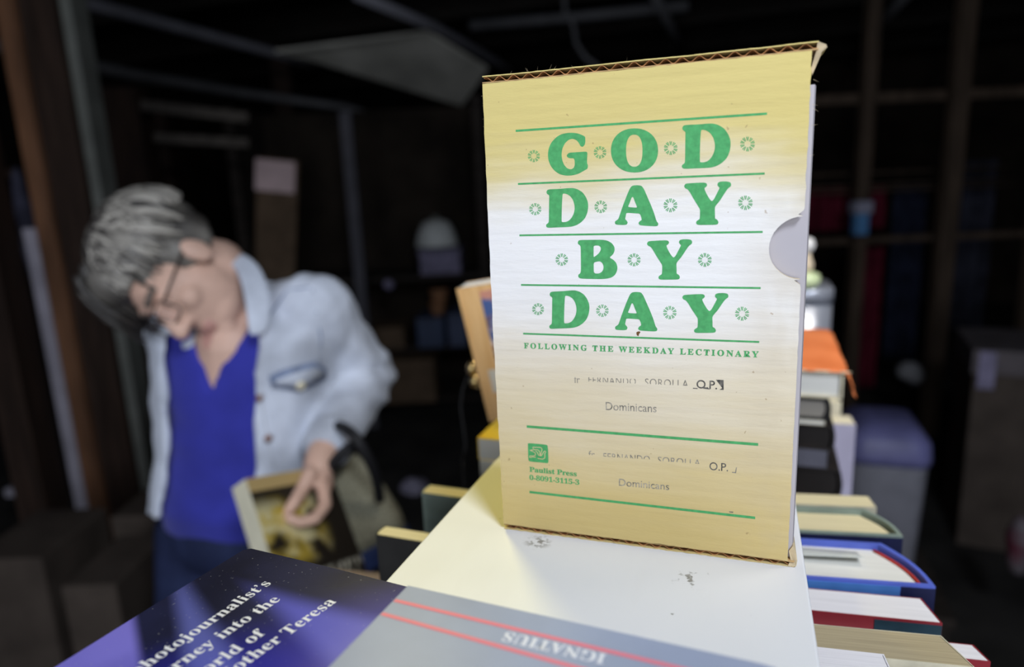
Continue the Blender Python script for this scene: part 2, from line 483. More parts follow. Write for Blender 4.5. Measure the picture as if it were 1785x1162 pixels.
# pale carrier bag and other low clutter
def lump(name, label, cat, px, py, dep, r, m):
    bm = bmesh.new(); c = od(px, py, dep); ellip(bm, c, r)
    for v in bm.verts: v.co += (v.co - c).normalized() * (noise.noise(v.co * 14) * min(r) * .5)
    return tag(link(name, bm, m, smooth=True), label, cat)


lump('carrier_bag', 'crumpled lilac-white carrier bag on the floor left of the green-grey book', 'bag', 722, 858, 3.2, (0.07, 0.07, 0.08), mat('lilac_bag_plastic', (0.30, 0.28, 0.37), 0.5, 0.4, 0.2, 20))
lump('crumpled_paper', 'small lilac paper ball hanging by the grey upright behind the denim jacket', 'paper', 678, 497, 4.0, (0.03, 0.03, 0.035), m_lilac)
lump('crumpled_paper', 'crumpled bluish paper on the dark floor beside the blue book', 'paper', 138, 1025, 2.1, (0.035, 0.035, 0.02), m_lilac)
lump('bottle_bag', 'pale green-grey bag hanging between the two left timber posts', 'bag', 70, 340, 2.88, (0.028, 0.028, 0.10), mat('pale_green', (0.30, 0.33, 0.30), 0.7, 0.3, 0.2, 20))
bm = bmesh.new(); a = od(10, 306, 2.9); b = od(190, 306, 2.9); M = Matrix.Translation(a) @ (b - a).to_track_quat('X', 'Z').to_matrix().to_4x4()
box(bm, 0, (b - a).length, 0.0, 0.03, -0.01, 0.03, M=M)
tag(link('wooden_rail', bm, m_timber_dk), 'dark wooden rail between the two left timber posts', 'rail')
lump('hanging_cloth', 'bluish cloth hanging between the two left timber posts', 'cloth', 48, 400, 2.9, (0.04, 0.035, 0.265), mat('slate_cloth', (0.06, 0.06, 0.09), 0.9, 0.1, 0.4, 18))
kraft('cardboard_box', 'brown cardboard box on the floor between the timber post and the person', 'box', 205, 320, 890, 980, 2.05, 0.28, m_card2, rest=0.0)
kraft('cardboard_box', 'low dark cardboard box on the floor at the left border', 'box', -40, 95, 960, 1090, 1.85, 0.3, m_card2, rest=0.0)
kraft('plank', 'pale plank lying across low clutter behind the left post', 'plank', 8, 66, 850, 866, 2.7, 0.10, m_batten)
kraft('cardboard_box', 'brown box on the floor behind the top edge of the blue book', 'box', 120, 215, 1010, 1100, 1.65, 0.25, m_card2, rest=0.0)

# ------------------------------------------------------------------ wooden rack at the right with what hangs in it
RD = 3.4
ra = od(1400, 500, RD); rb = od(1800, 500, RD); rc = (ra + rb) / 2; rw = (rb - ra).length; rang = math.atan2((rb - ra).y, (rb - ra).x)
rk = root('wooden_rack', 'tall rack of rough wooden uprights and rails at right', 'rack', (rc.x, rc.y, 0), Matrix.Rotation(rang, 3, 'Z'))
m_rack = mat('rack_wood', (0.055, 0.038, 0.026), 0.8, 0.2, 0.3, 7, stretch=(4, 4, .6))
Mi = rk.matrix_world.inverted()
for pxa, pxb in ((1476, 1497), (1622, 1650), (1778, 1800)):
    a = Mi @ od(pxa, 400, RD); b = Mi @ od(pxb, 400, RD)
    bbox_obj('upright', (a.x, b.x, -0.03, 0.03, 0, 2.2), m_rack, rk, 0.004)
for py, th in ((165, 0.05), (408, 0.035)):
    z = od(1600, py, RD).z
    bbox_obj('rail', (-rw / 2, rw / 2, 0.03, 0.06, z - th, z), m_rack, rk, 0.004)


def hung(px0, px1, py0, py1, dep, name, label, cat, m, folds=6, amp=0.02):
    a = od(px0, py0, dep); b = od(px1, py0, dep); z1 = a.z; z0 = od(px0, py1, dep).z
    bm = bmesh.new(); n = folds * 6; gr = []
    t = (b - a); t.z = 0; L = t.length; t.normalize(); nn = V((-t.y, t.x, 0))
    for j in range(9):
        z = z1 + (z0 - z1) * j / 8
        gr.append([bm.verts.new(V((a.x, a.y, z)) + t * L * i / n + nn * amp * (0.5 + .5 * j / 8) * math.sin(i / 6 * 2 * math.pi + .3 * math.sin(j))) for i in range(n + 1)])
    for j in range(8):
        for i in range(n): bm.faces.new((gr[j][i], gr[j][i + 1], gr[j + 1][i + 1], gr[j + 1][i]))
    o = tag(link(name, bm, m, smooth=True), label, cat)
    s = o.modifiers.new('s', 'SOLIDIFY'); s.thickness = 0.006
    return o


m_red = mat('dark_red_cloth', (0.085, 0.007, 0.018), 0.9, 0.1, 0.3, 10)
for py, yy in ((328, .15), (318, .21), (298, .21)):
    z = od(1600, py, RD + yy).z
    bm = bmesh.new(); tube(bm, [(-rw / 2, yy, z), (rw / 2, yy, z)], .008, 8); link('rod', bm, m_rack, rk, True)
hung(1400, 1545, 330, 405, 3.55, 'red_cloth', 'dark red cloth hung in the rack just right of the slipcase', 'cloth', m_red)
hung(1505, 1540, 430, 690, 3.55, 'red_cloth', 'long strip of dark red cloth below the rail of the rack', 'cloth', m_red, 3)
m_navy = mat('dark_blue_cloth', (0.012, 0.015, 0.030), 0.9, 0.1, 0.4, 10)
hung(1560, 1618, 320, 640, 3.6, 'hung_garment', 'dark blue garment hung between the first two uprights of the rack', 'garment', m_navy, 4)
hung(1664, 1740, 282, 590, 3.6, 'hung_garment', 'grey-blue garment hung right of the middle upright of the rack', 'garment', mat('grey_blue_cloth', (0.022, 0.023, 0.034), 0.9, 0.1, 0.4, 10), 4)
kraft('carton', 'small bright blue carton on the first upright of the rack', 'carton', 1492, 1514, 350, 410, 3.22, 0.06, mat('bright_blue_card', (0.07, 0.20, 0.40), 0.6, 0.3, 0.1, 8), mat('lilac_card_top', (0.25, 0.25, 0.32), 0.7, 0.3), lid_h=0.06, lidname='top')
lump('paper_cup', 'small grey-white cup low in the rack behind the pale plastic tub', 'cup', 1586, 650, 3.4, (0.05, 0.05, 0.06), mat('grey_white', (0.20, 0.20, 0.21), 0.7, 0.3))
# pale plastic tub
p0 = od(1530, 860, 1.95)
tub = root('plastic_tub', 'pale blue plastic tub with a domed lid beyond the row of upright books', 'tub', (p0.x, p0.y, p0.z - .25))
m_tub = mat('pale_grey_plastic', (0.20, 0.20, 0.23), 0.45, 0.4, 0.15, 12)
m_tublid = mat('dusky_blue_plastic', (0.13, 0.13, 0.28), 0.45, 0.4, 0.2, 12)
def rrect(w, d, r, n=5):
    o = []
    for cx_, cy_, a0 in ((w - r, d - r, 0), (-w + r, d - r, 90), (-w + r, -d + r, 180), (w - r, -d + r, 270)):
        for k in range(n + 1):
            a = math.radians(a0 + 90 * k / n); o.append((cx_ + r * math.cos(a), cy_ + r * math.sin(a)))
    return o
def loft(bm, rings, mi=0):
    R = [[bm.verts.new(p) for p in r] for r in rings]; n = len(R[0])
    for a, b in zip(R, R[1:]):
        for k in range(n): bm.faces.new((a[k], a[(k + 1) % n], b[(k + 1) % n], b[k])).material_index = mi
    bm.faces.new(R[0][::-1]).material_index = mi; bm.faces.new(R[-1]).material_index = mi
bm = bmesh.new(); loft(bm, [[(x * s, y * s, z) for x, y in rrect(0.098, 0.13, 0.04)] for s, z in ((.82, 0), (.86, .02), (1, .38), (1.0, .40))]); link('body', bm, m_tub, tub, True)
bm = bmesh.new(); loft(bm, [[(x * s, y * s, z) for x, y in rrect(0.104, 0.136, 0.045)] for s, z in ((1, .39), (1.02, .41), (.98, .45), (.75, .485), (.4, .497))]); link('lid', bm, m_tublid, tub, True)
sb = root('side_table', 'dark side table under the pale plastic tub', 'table', (p0.x, p0.y, 0))
zt = p0.z - .252
bbox_obj('tabletop', (-.17, .17, -.2, .2, zt - .03, zt), m_shelf, sb, 0.004)
for sx in (-1, 1):
    for sy_ in (-1, 1): bbox_obj('leg', (sx * .14 - .02, sx * .14 + .02, sy_ * .17 - .02, sy_ * .17 + .02, 0, zt - .03), m_shelf, sb, 0.003)
r_, w_, h_ = kraft('cardboard_carton', 'large brown carton with a lilac-grey taped lid at the right border', 'carton', 1690, 1830, 600, 860, 2.4, 0.4, m_card2, m_flap, yaw=-0.45, lid_h=0.09, rest=0.0)
bbox_obj('tape', (-w_ / 2 + 0.01, -w_ / 2 + 0.06, -0.014, -0.009, h_ - .14, h_ - .005), m_lilac, r_, 0)
lump('carrier_bag', 'small white and red bag low at the right border', 'bag', 1778, 950, 1.9, (0.035, 0.035, 0.09), mat('white_red_plastic', (0.12, 0.11, 0.12), 0.6, 0.3, col2=(0.10, 0.015, 0.03), scale=14))

# ================================================================== BOOKCASE
ZB = 1.2                            # top of the white board
BX0, BX1 = -0.036, 0.1413
m_board = mat('white_laminate', (0.78, 0.78, 0.79), 0.42, 0.35)
n = NT(m_board)
s1 = n.noise(240, (1, 1, 1), 5)
cc = (0.78, 0.78, 0.79)
def spot(cx_, cy_, r, thr):
    dx = n.math('SUBTRACT', n.X, cx_); dy = n.math('SUBTRACT', n.Y, cy_)
    d = n.math('SQRT', n.math('ADD', n.math('MULTIPLY', dx, dx), n.math('MULTIPLY', dy, dy)))
    fall = n.step(d, r, r * .2); return n.math('MULTIPLY', fall, n.step(s1, thr, thr + .08))
col = n.mix(n.math('MULTIPLY', n.step(n.noise(30, (1, .3, 1)), .55, .75), .10), cc, (0.60, 0.58, 0.54))
for (px, py, r, thr) in ((938, 944, .0085, .47), (1200, 1010, .009, .55), (1220, 1003, .006, .58), (1310, 1070, .003, .60), (980, 975, .002, .6), (1170, 1070, .002, .6), (870, 905, .002, .55)):
    p = oz(px, py, ZB)
    col = n.mix(n.math('MULTIPLY', spot(p.x, p.y, r, thr), .8), col, (0.16, 0.15, 0.12))
n.color(col)
m_white_in = mat('white_shelf_laminate', (0.55, 0.55, 0.56), 0.5, 0.3, 0.05, 10)
bc = root('bookcase', 'low white double-sided bookcase carrying the slipcase on its top board', 'bookcase', (0, 0, 0))
bm = bmesh.new(); box(bm, BX0, BX1, -0.50, 0.30, ZB - 0.014, ZB); bevel(bm, 0.0012, 2)
link('top_board', bm, m_board, bc)
ZS = 0.93
bbox_obj('shelf', (-0.17, 0.226, -0.52, 0.86, ZS - 0.02, ZS), m_white_in, bc, 0.002)
bbox_obj('divider', (0.046, 0.058, -0.50, 0.30, ZS, ZB - 0.014), m_white_in, bc, 0.001)
bbox_obj('end_panel', (BX0, BX1, -0.50, -0.485, ZS, ZB - 0.014), m_white_in, bc, 0.001)
bbox_obj('base_cabinet', (-0.16, 0.216, -0.50, 0.84, 0.0, ZS - 0.02), m_white_in, bc, 0.003)

# ------------------------------------------------------------------ slipcase
BW, BH, PT = 0.1337, 0.212, 0.0030      # panel width, height, board thickness
BD = 0.085
Z0 = ZB + PT
m_paper = mat('aged_card_painted_light', (0.75, 0.70, 0.62), 0.75, 0.2)
n = NT(m_paper)
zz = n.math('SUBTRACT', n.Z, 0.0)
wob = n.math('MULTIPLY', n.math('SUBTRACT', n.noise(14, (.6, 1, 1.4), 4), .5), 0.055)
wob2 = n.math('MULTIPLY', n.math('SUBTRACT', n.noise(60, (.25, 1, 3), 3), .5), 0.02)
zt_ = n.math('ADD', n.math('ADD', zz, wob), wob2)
top_t = n.step(zt_, 0.148, 0.196); bot_t = n.step(zt_, 0.125, 0.006)  # yellow top and bottom: warm light painted into the paper, with some ageing
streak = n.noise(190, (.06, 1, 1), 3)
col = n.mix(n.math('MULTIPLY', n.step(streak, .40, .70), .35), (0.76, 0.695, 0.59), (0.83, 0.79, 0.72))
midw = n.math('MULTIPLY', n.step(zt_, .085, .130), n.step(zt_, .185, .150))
col = n.mix(n.math('MULTIPLY', midw, .75), col, (0.83, 0.82, 0.81))  # whiter middle: pool of cool light painted into the paper
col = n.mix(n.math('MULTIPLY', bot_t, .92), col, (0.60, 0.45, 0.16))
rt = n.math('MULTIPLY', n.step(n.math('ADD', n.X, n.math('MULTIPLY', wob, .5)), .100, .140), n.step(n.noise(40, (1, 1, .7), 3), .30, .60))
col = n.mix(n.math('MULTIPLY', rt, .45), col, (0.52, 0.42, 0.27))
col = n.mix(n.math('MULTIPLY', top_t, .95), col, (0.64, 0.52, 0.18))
# small foxing specks
fx = n.step(n.noise(330, (1, 1, 1), 2), .72, .76)
col = n.mix(n.math('MULTIPLY', fx, .55), col, (0.34, 0.22, 0.10))
n.color(col)
flute = n.math('SINE', n.math('MULTIPLY', n.math('ADD', n.Z, n.math('MULTIPLY', wob2, .05)), 2 * math.pi / 0.0047))
nb1 = n.bump(flute, 0.17, 0.00016)
crease = n.noise(16, (.5, 1, 2.2), 8, .6)
nb2 = n.bump(crease, 0.7, 0.0022, nb1)
fine = n.noise(700, (1, 1, 1), 3)
n.nt.links.new(n.bump(fine, 0.12, 0.0002, nb2), n.b.inputs['Normal'])
m_ink = mat('green_ink', (0.075, 0.36, 0.12), 0.65, 0.25, 0.12, 420)
m_stamp = mat('grey_stamp_ink', (0.14, 0.13, 0.11), 0.8, 0.1, col2=(0.46, 0.41, 0.33), scale=420)
m_stamp_dk = mat('dark_stamp_ink', (0.05, 0.048, 0.045), 0.8, 0.1, col2=(0.22, 0.20, 0.17), scale=500)
m_kraft = mat('kraft_liner', (0.46, 0.30, 0.14), 0.85, 0.1, 0.25, 90)
m_flutep = mat('corrugated_medium', (0.40, 0.19, 0.075), 0.85, 0.1, 0.3, 120)
m_raw = mat('torn_card_edge', (0.62, 0.50, 0.32), 0.9, 0.1, 0.2, 150)

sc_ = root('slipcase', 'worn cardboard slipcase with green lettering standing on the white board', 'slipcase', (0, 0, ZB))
# outline of the front panel with its thumb notch, in X / Z relative to the board
def ragged(t, s, a): return (noise.noise(V((t * s, a, 0.3)))) * 0.00035
out = []
N = 60
for i in range(N + 1): t = i / N; out.append((BW * t, PT + ragged(t * BW, 260, 1)))
zc = oy(1399.5, 432, 0).z - ZB; rn = 0.0126
for i in range(1, 80):
    t = i / 80; z = PT + BH * t
    if abs(z - zc) < rn + .0025: continue
    if z > zc and not any(p[0] < BW - rn * .8 for p in out[N:]):
        out.append((BW - .0003, zc - rn - .0022)); out.append((BW - .0026, zc - rn - .0004))
        for k in range(1, 20):
            a = math.radians(-82 - (360 - 2 * 98 + 0) * 0 - k / 20 * 196 + 0)
            out.append((BW + math.cos(a) * rn, zc + math.sin(a) * rn))
        out.append((BW - .0022, zc + rn + .0006)); out.append((BW - .0003, zc + rn + .0022))
    out.append((BW + ragged(z, 240, 7) * (1.4 if z > zc else .8), z))
for i in range(N + 1): t = 1 - i / N; out.append((BW * t, PT + BH + ragged(t * BW, 260, 3) * .6))
for i in range(1, 60): t = 1 - i / 60; out.append((ragged(t * BH, 200, 9) * .9 - .0006 * math.sin(math.pi * t), PT + BH * t))
bm = bmesh.new()
prism(bm, out, 'y', 0.0, 0.0026)
for f in bm.faces:
    f.material_index = 0 if abs(f.normal.y) > .5 or True else 2
bm.normal_update()
for f in bm.faces:
    if abs(f.normal.y) < .5: f.material_index = 2

LAY = [0]
def on_front(x, y):               # pixel -> (X, Z) on the front panel
    p = oy(x, y, 0.0); return p.x, p.z - ZB
def lift():
    LAY[0] += 1; return -0.00004 - 0.000004 * (LAY[0] % 12)
def px_loops(loops, mi=1):
    d = lift(); fill_loops(bm, [[on_front(*p) for p in lp] for lp in loops], lambda u, v: V((u, d, v)), mi)
def crop(pts, ox, oy_, s): return [(ox + x * s, oy_ + y * s) for x, y in pts]
K1, K5 = 240 / 1743, 280 / 1712
G = crop([(920, 335), (945, 350), (948, 400), (942, 450), (915, 480), (885, 470), (866, 430), (838, 395), (790, 375), (740, 385), (690, 430), (655, 500), (645, 580), (655, 650), (680, 710), (720, 752), (765, 764), (800, 745), (813, 710), (812, 650), (800, 622), (745, 622), (715, 605), (712, 580), (740, 552), (800, 548), (955, 537), (974, 550), (970, 620), (968, 680), (981, 715), (975, 755), (930, 780), (860, 820), (780, 840), (700, 843), (620, 825), (555, 780), (508, 720), (480, 650), (472, 570), (485, 490), (518, 420), (575, 358), (640, 318), (720, 301), (800, 300), (860, 310)], 890, 190, K1)
D = crop([(430, 310), (445, 282), (480, 273), (650, 266), (740, 257), (820, 255), (890, 273), (962, 318), (1012, 388), (1040, 460), (1044, 530), (1032, 610), (997, 692), (937, 752), (870, 792), (800, 812), (720, 819), (600, 823), (450, 830), (426, 812), (426, 782), (450, 765), (466, 745), (468, 600), (470, 450), (472, 365), (460, 352), (438, 340)], 1130, 180, K1)
Di = crop([(668, 340), (690, 334), (732, 343), (782, 373), (822, 430), (842, 500), (845, 560), (832, 622), (802, 682), (760, 727), (710, 746), (662, 747), (653, 735), (655, 600), (660, 450)], 1130, 180, K1)
A = crop([(868, 668), (910, 663), (962, 668), (987, 700), (1022, 780), (1062, 870), (1097, 960), (1117, 1030), (1138, 1055), (1132, 1080), (1100, 1084), (1000, 1079), (943, 1073), (930, 1052), (943, 1032), (965, 1020), (960, 990), (945, 955), (900, 952), (805, 945), (800, 975), (792, 1010), (808, 1025), (820, 1045), (810, 1067), (780, 1071), (710, 1069), (688, 1060), (686, 1035), (708, 1020), (722, 1010), (740, 960), (760, 900), (790, 820), (820, 745), (845, 690)], 960, 400, K5)
Ai = crop([(866, 783), (878, 788), (897, 840), (918, 890), (905, 893), (840, 889), (822, 884), (840, 845), (856, 800)], 960, 400, K5)
Bo = crop([(288, 140), (296, 116), (325, 110), (430, 109), (540, 107), (602, 116), (652, 143), (680, 185), (682, 225), (664, 265), (625, 298), (667, 320), (700, 355), (712, 400), (707, 440), (687, 482), (650, 510), (600, 522), (540, 527), (420, 525), (318, 522), (294, 507), (294, 480), (315, 466), (323, 440), (322, 300), (320, 180), (310, 165), (293, 155)], 960, 400, K5)
Bi1 = crop([(458, 176), (480, 168), (517, 171), (534, 190), (535, 215), (516, 249), (485, 277), (460, 293), (457, 280), (458, 200)], 960, 400, K5)
Bi2 = crop([(458, 352), (490, 341), (527, 337), (554, 360), (564, 395), (560, 427), (541, 454), (510, 468), (478, 468), (460, 456), (459, 420)], 960, 400, K5)
Y = crop([(456, 240), (473, 218), (510, 213), (600, 207), (705, 203), (738, 212), (747, 238), (732, 260), (712, 272), (715, 295), (740, 350), (775, 410), (805, 442), (832, 415), (870, 340), (905, 270), (890, 257), (874, 235), (883, 203), (920, 190), (990, 188), (1037, 198), (1050, 220), (1047, 250), (1020, 270), (1000, 290), (960, 350), (910, 430), (860, 490), (842, 520), (845, 590), (845, 660), (870, 670), (890, 700), (882, 730), (855, 738), (740, 740), (630, 740), (606, 724), (608, 695), (630, 678), (652, 665), (655, 600), (655, 540), (630, 500), (580, 420), (530, 330), (500, 290), (473, 280), (456, 260)], 1130, 290, K1)
def supere(x0, x1, y0, y1, e):
    o = []
    for k in range(48):
        a = 2 * math.pi * k / 48; c, s = math.cos(a), math.sin(a)
        o.append(((x0 + x1) / 2 + (x1 - x0) / 2 * math.copysign(abs(c) ** (2 / e), c), (y0 + y1) / 2 + (y1 - y0) / 2 * math.copysign(abs(s) ** (2 / e), s)))
    return o
def fit(loops, x0, x1, y0, y1):
    xs = [p[0] for p in loops[0]]; ys = [p[1] for p in loops[0]]; a, b, c, d = min(xs), max(xs), min(ys), max(ys)
    return [[(x0 + (p[0] - a) / (b - a) * (x1 - x0), y0 + (p[1] - c) / (d - c) * (y1 - y0)) for p in lp] for lp in loops]
sm = lambda lps: [chaikin(l, 2) for l in lps]
px_loops(sm([G]))
px_loops([supere(1065, 1147.2, 223.6, 300.6, 2.15), supere(1091.4, 1120.0, 234.6, 290.4, 2.4)])
px_loops(sm([D, Di]))
px_loops(sm(fit([D, Di], 952, 1025.5, 327.5, 397)))
px_loops(sm(fit([A, Ai], 1071.8, 1147.8, 322.5, 394.2)))
px_loops(sm([Y]))
px_loops(sm([Bo, Bi1, Bi2]))
px_loops(sm(fit([Y], 1128, 1206.6, 416.6, 487.2)))
px_loops(sm(fit([D, Di], 957.6, 1027.6, 505.8, 573)))
px_loops(sm([A, Ai]))
px_loops(sm(fit([Y], 1189.6, 1269.8, 510.3, 579.9)))
# flower ornaments: ten petals, each split in two
for (cx_, cy_, r) in ((930.6, 271.9, 10.6), (1046, 265.5, 11), (1169.2, 258.1, 11.9), (1303.1, 250.9, 12.8),
                      (933.1, 364.4, 10.6), (1047.2, 360.3, 11), (1168.8, 357.7, 12), (1299.4, 353.3, 12.6),
                      (979.3, 452.3, 10.8), (1105.4, 452.7, 11.3), (1228.7, 452.8, 12),
                      (938.1, 538.6, 10.4), (1050.1, 541.3, 10.9), (1167.7, 544.6, 11.6), (1293.6, 546.5, 12.2)):
    d = lift()
    for k in range(10):
        a0 = math.pi / 2 + 2 * math.pi * k / 10
        for sgn in (-1, 1):
            q = []
            for (rr, da) in ((.44, .02), (1.0, .045), (1.0, .185), (.92, .20), (.44, .15)):
                a = a0 + sgn * da * (1 if rr > .5 else 1.1); q.append(on_front(cx_ + r * rr * math.cos(a), cy_ - r * rr * math.sin(a)))
            if sgn < 0: q = q[::-1]
            bm.faces.new([bm.verts.new(V((u, d, v))) for u, v in q]).material_index = 1
# rules
for (a, b, w) in (((899, 228), (1337, 198), 3.6), ((903, 320.5), (1333, 302.3), 3.2), ((905.5, 410), (1329.5, 404), 3.2), ((908.3, 496.3), (1326, 501.8), 3.2),
                  ((911.9, 581.1), (1323.5, 595.7), 3.2), ((918.3, 743), (1321.6, 774.3), 5.0), ((923, 857), (1316.5, 902.1), 4.8)):
    d = lift(); A_, B_ = on_front(*a), on_front(*b)
    wz = w / FPX * .295
    stroke(bm, [(A_[0] + (B_[0] - A_[0]) * k / 8, A_[1] + (B_[1] - A_[1]) * k / 8) for k in range(9)], wz, lambda u, v: V((u, d, v)), 1)


def front_text(s, a, b, cap_px, mi, spacing=1.0, offset=0.0, capch='H', clip=None, xs=None):
    vs, fs = text2d(s, spacing, offset)
    cv, _ = text2d(serif('H') if ord(s[0]) > 0x1000 else 'H')
    ch = max(v[1] for v in cv)
    A_, B_ = on_front(*a), on_front(*b); x0 = min(v[0] for v in vs); x1 = max(v[0] for v in vs)
    k = (B_[0] - A_[0]) / (x1 - x0); slope = (B_[1] - A_[1]) / (x1 - x0)
    capw = cap_px / FPX * .293 / ch; d = lift()
    b2 = bmesh.new(); put_faces(b2, vs, fs, lambda u, v: V((u, v, 0)), mi)
    if clip:
        for (co, no) in clip:
            bmesh.ops.bisect_plane(b2, geom=b2.verts[:] + b2.edges[:] + b2.faces[:], plane_co=co, plane_no=no, clear_outer=True)
    b2.verts.index_update()
    vs = [(v.co.x, v.co.y) for v in b2.verts]; fs = [[v.index for v in f.verts] for f in b2.faces]; b2.free()
    put_faces(bm, vs, fs, lambda u, v: V((A_[0] + (u - x0) * k, d, A_[1] + (u - x0) * slope + v * capw)), mi)


front_text(serif('FOLLOWING THE WEEKDAY LECTIONARY'), (913.5, 606.6), (1322.5, 622.5), 10.0, 1, 1.4, 0.02)
front_text(serif('Paulist Press'), (923, 821.5), (1005.5, 829.6), 10.0, 1, 0.98, 0.016)
front_text(serif('0-8091-3115-3'), (923, 835.7), (1010, 844.6), 9.8, 1, 0.96, 0.016)
front_text('fr', (1001, 667), (1011, 667.6), 14, 2 + 2, clip=[((0, .55, 0), (0, 1, 0))])
front_text('FERNANDO', (1026, 668), (1108.5, 671.5), 14, 4, 1.1, clip=[((0, .58, 0), (0, 1, 0)), ((0, .18, 0), (0, -1, 0))])
front_text('SOROLLA', (1124.5, 672.5), (1200, 676), 14, 4, 1.1, clip=[((0, .20, 0), (0, -1, 0)), ((0, .74, 0), (0, 1, 0))])
front_text('O.P.', (1214, 676), (1250, 678), 14.5, 3 + 2, 1.0, 0.012)
px_loops([[(1248, 661.5), (1261.5, 662), (1261.5, 679.5), (1254, 679), (1259, 676), (1253, 668)]], 5)
px_loops([[(1208, 675.5), (1216, 676), (1216, 677.6), (1208, 677.1)]], 5)
px_loops([[(1226, 674), (1234, 675.5), (1238, 678.4), (1226, 677)]], 5)
front_text('Dominicans', (1056, 714.0), (1144.5, 718.3), 15.0, 4, 1.0, 0.004)
front_text('fr', (1026, 796.5), (1037, 797.2), 13, 4, clip=[((0, .25, 0), (0, -1, 0))])
front_text('FERNANDO', (1052, 801), (1133, 806.5), 13.5, 4, 1.05, clip=[((0, .34, 0), (0, -1, 0))])
front_text('SOROLLA', (1147, 807.5), (1221, 813), 13.5, 4, 1.05, clip=[((0, .26, 0), (0, -1, 0)), ((0, .66, 0), (0, 1, 0))])
front_text('O.P.', (1236.5, 818.5), (1269, 821), 14.5, 5, 1.0, 0.006)
front_text('Dominicans', (1079, 846.0), (1166.5, 853.8), 14.0, 4, 1.0, 0.004)
px_loops([[(1283, 814), (1284.5, 814), (1283, 824.5), (1276, 823.5), (1276, 822), (1281.5, 822.5)]], 4)
px_loops([[(1271, 890.8), (1278.5, 891.4), (1278, 893.2), (1271.5, 892.6)]], 5)
px_loops([chaikin([(1109, 579), (1113, 577), (1117, 578), (1114, 582), (1113, 586), (1110, 584)])], 6)
# publisher's emblem: rounded square with white line drawing
px_loops([chaikin([(920.2, 772.4), (923, 772.0), (952, 774.4), (955.2, 777), (956.2, 804), (955, 807), (952, 806.6), (923.5, 804), (920.9, 801.5), (920.3, 776)], 1)])
KE = 120 / 1549
for pl in ([(430, 250), (380, 240), (370, 265), (400, 285)], [(400, 245), (540, 248), (575, 270), (580, 310), (560, 360), (545, 420)],
           [(310, 312), (420, 300), (490, 305), (525, 340), (535, 400), (545, 432)], [(310, 312), (360, 335), (420, 365), (435, 400), (425, 430), (385, 440), (305, 440)],
           [(305, 440), (300, 475), (330, 480), (350, 462), (440, 470)], [(430, 330), (475, 355), (490, 400), (510, 430), (560, 440), (590, 400), (615, 350), (650, 325), (668, 350), (645, 380), (645, 440), (640, 490), (600, 512), (540, 505), (485, 495)],
           [(520, 390), (545, 430)], [(560, 380), (550, 430)]):
    d = -0.0001 - .000004 * random.randint(0, 9)
    pts = [on_front(900 + x * KE, 760 + y * KE) for x, y in pl]
    stroke(bm, pts, 0.00034, lambda u, v: V((u, d, v)), 0)
# loose paper fibres along the worn edges
for i in range(46):
    if i < 26: e = (0.0005 + random.random() * .0005, PT + BH * (1 - random.random() ** 1.6 * .95)); dr = (-1, random.uniform(-.6, .9))
    elif i < 40: e = (BW * random.random() * .5, PT + BH + .003); dr = (random.uniform(-.7, .7), 1)
    else: e = (BW + .001, PT + BH * random.uniform(.8, 1)); dr = (1, random.uniform(-1, .6))
    L = random.uniform(.0008, .0026); w = .00007
    bm.faces.new([bm.verts.new(V((e[0], .001, e[1] - w))), bm.verts.new(V((e[0] + dr[0] * L, .001, e[1] + dr[1] * L))), bm.verts.new(V((e[0], .001, e[1] + w)))]).material_index = 3
m_spot = mat('brown_stain', (0.16, 0.08, 0.03), 0.8, 0.1)
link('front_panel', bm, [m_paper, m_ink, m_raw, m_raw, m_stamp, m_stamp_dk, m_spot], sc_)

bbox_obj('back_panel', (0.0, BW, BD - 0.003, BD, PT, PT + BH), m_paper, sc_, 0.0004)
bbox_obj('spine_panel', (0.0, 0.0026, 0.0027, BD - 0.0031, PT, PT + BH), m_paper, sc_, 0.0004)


def corrugated(name, z0, th, x0, x1, y0, y1, flip):
    """liner, wavy medium, liner: the flutes run front to back and show along the front edge"""
    bm = bmesh.new(); lt = 0.00045
    nx = 240
    def warp(x): return 0.00025 * noise.noise(V((x * 60, z0 * 7, 0)))
    for (za, zb, mi) in ((z0, z0 + lt, 0 if not flip else 1), (z0 + th - lt, z0 + th, 1 if not flip else 0)):
        prev = None
        for i in range(nx + 1):
            x = x0 + (x1 - x0) * i / nx; w = warp(x); yf = y0 + 0.0005 * noise.noise(V((x * 300, za * 900, 2)))
            cur = [bm.verts.new(p) for p in ((x, yf, za + w), (x, yf, zb + w), (x, y1, zb + w), (x, y1, za + w))]
            if prev:
                for k in range(4): bm.faces.new((prev[k], prev[(k + 1) % 4], cur[(k + 1) % 4], cur[k])).material_index = mi
            else: bm.faces.new(cur[::-1]).material_index = mi
            prev = cur
        bm.faces.new(prev).material_index = mi
    prev = None; am = (th - 2 * lt - .0003) / 2; zc_ = z0 + th / 2
    for i in range(nx + 1):
        x = x0 + .0006 + (x1 - x0 - .0012) * i / nx; w = warp(x); z = zc_ + w + am * math.sin(x / 0.0065 * 2 * math.pi + .8 * noise.noise(V((x * 40, 0, z0))))
        yf = y0 + .0004 + 0.0005 * noise.noise(V((x * 400, 5, 2)))
        cur = [bm.verts.new(p) for p in ((x, yf, z - .00016), (x, yf, z + .00016), (x, y1 - .001, z + .00016), (x, y1 - .001, z - .00016))]
        if prev:
            for k in range(4): bm.faces.new((prev[k], prev[(k + 1) % 4], cur[(k + 1) % 4], cur[k])).material_index = 2
        prev = cur
    return bm


bm = corrugated('top', PT + BH + .0001, 0.0031, 0.0, BW + 0.0022, 0.0002, BD, False)
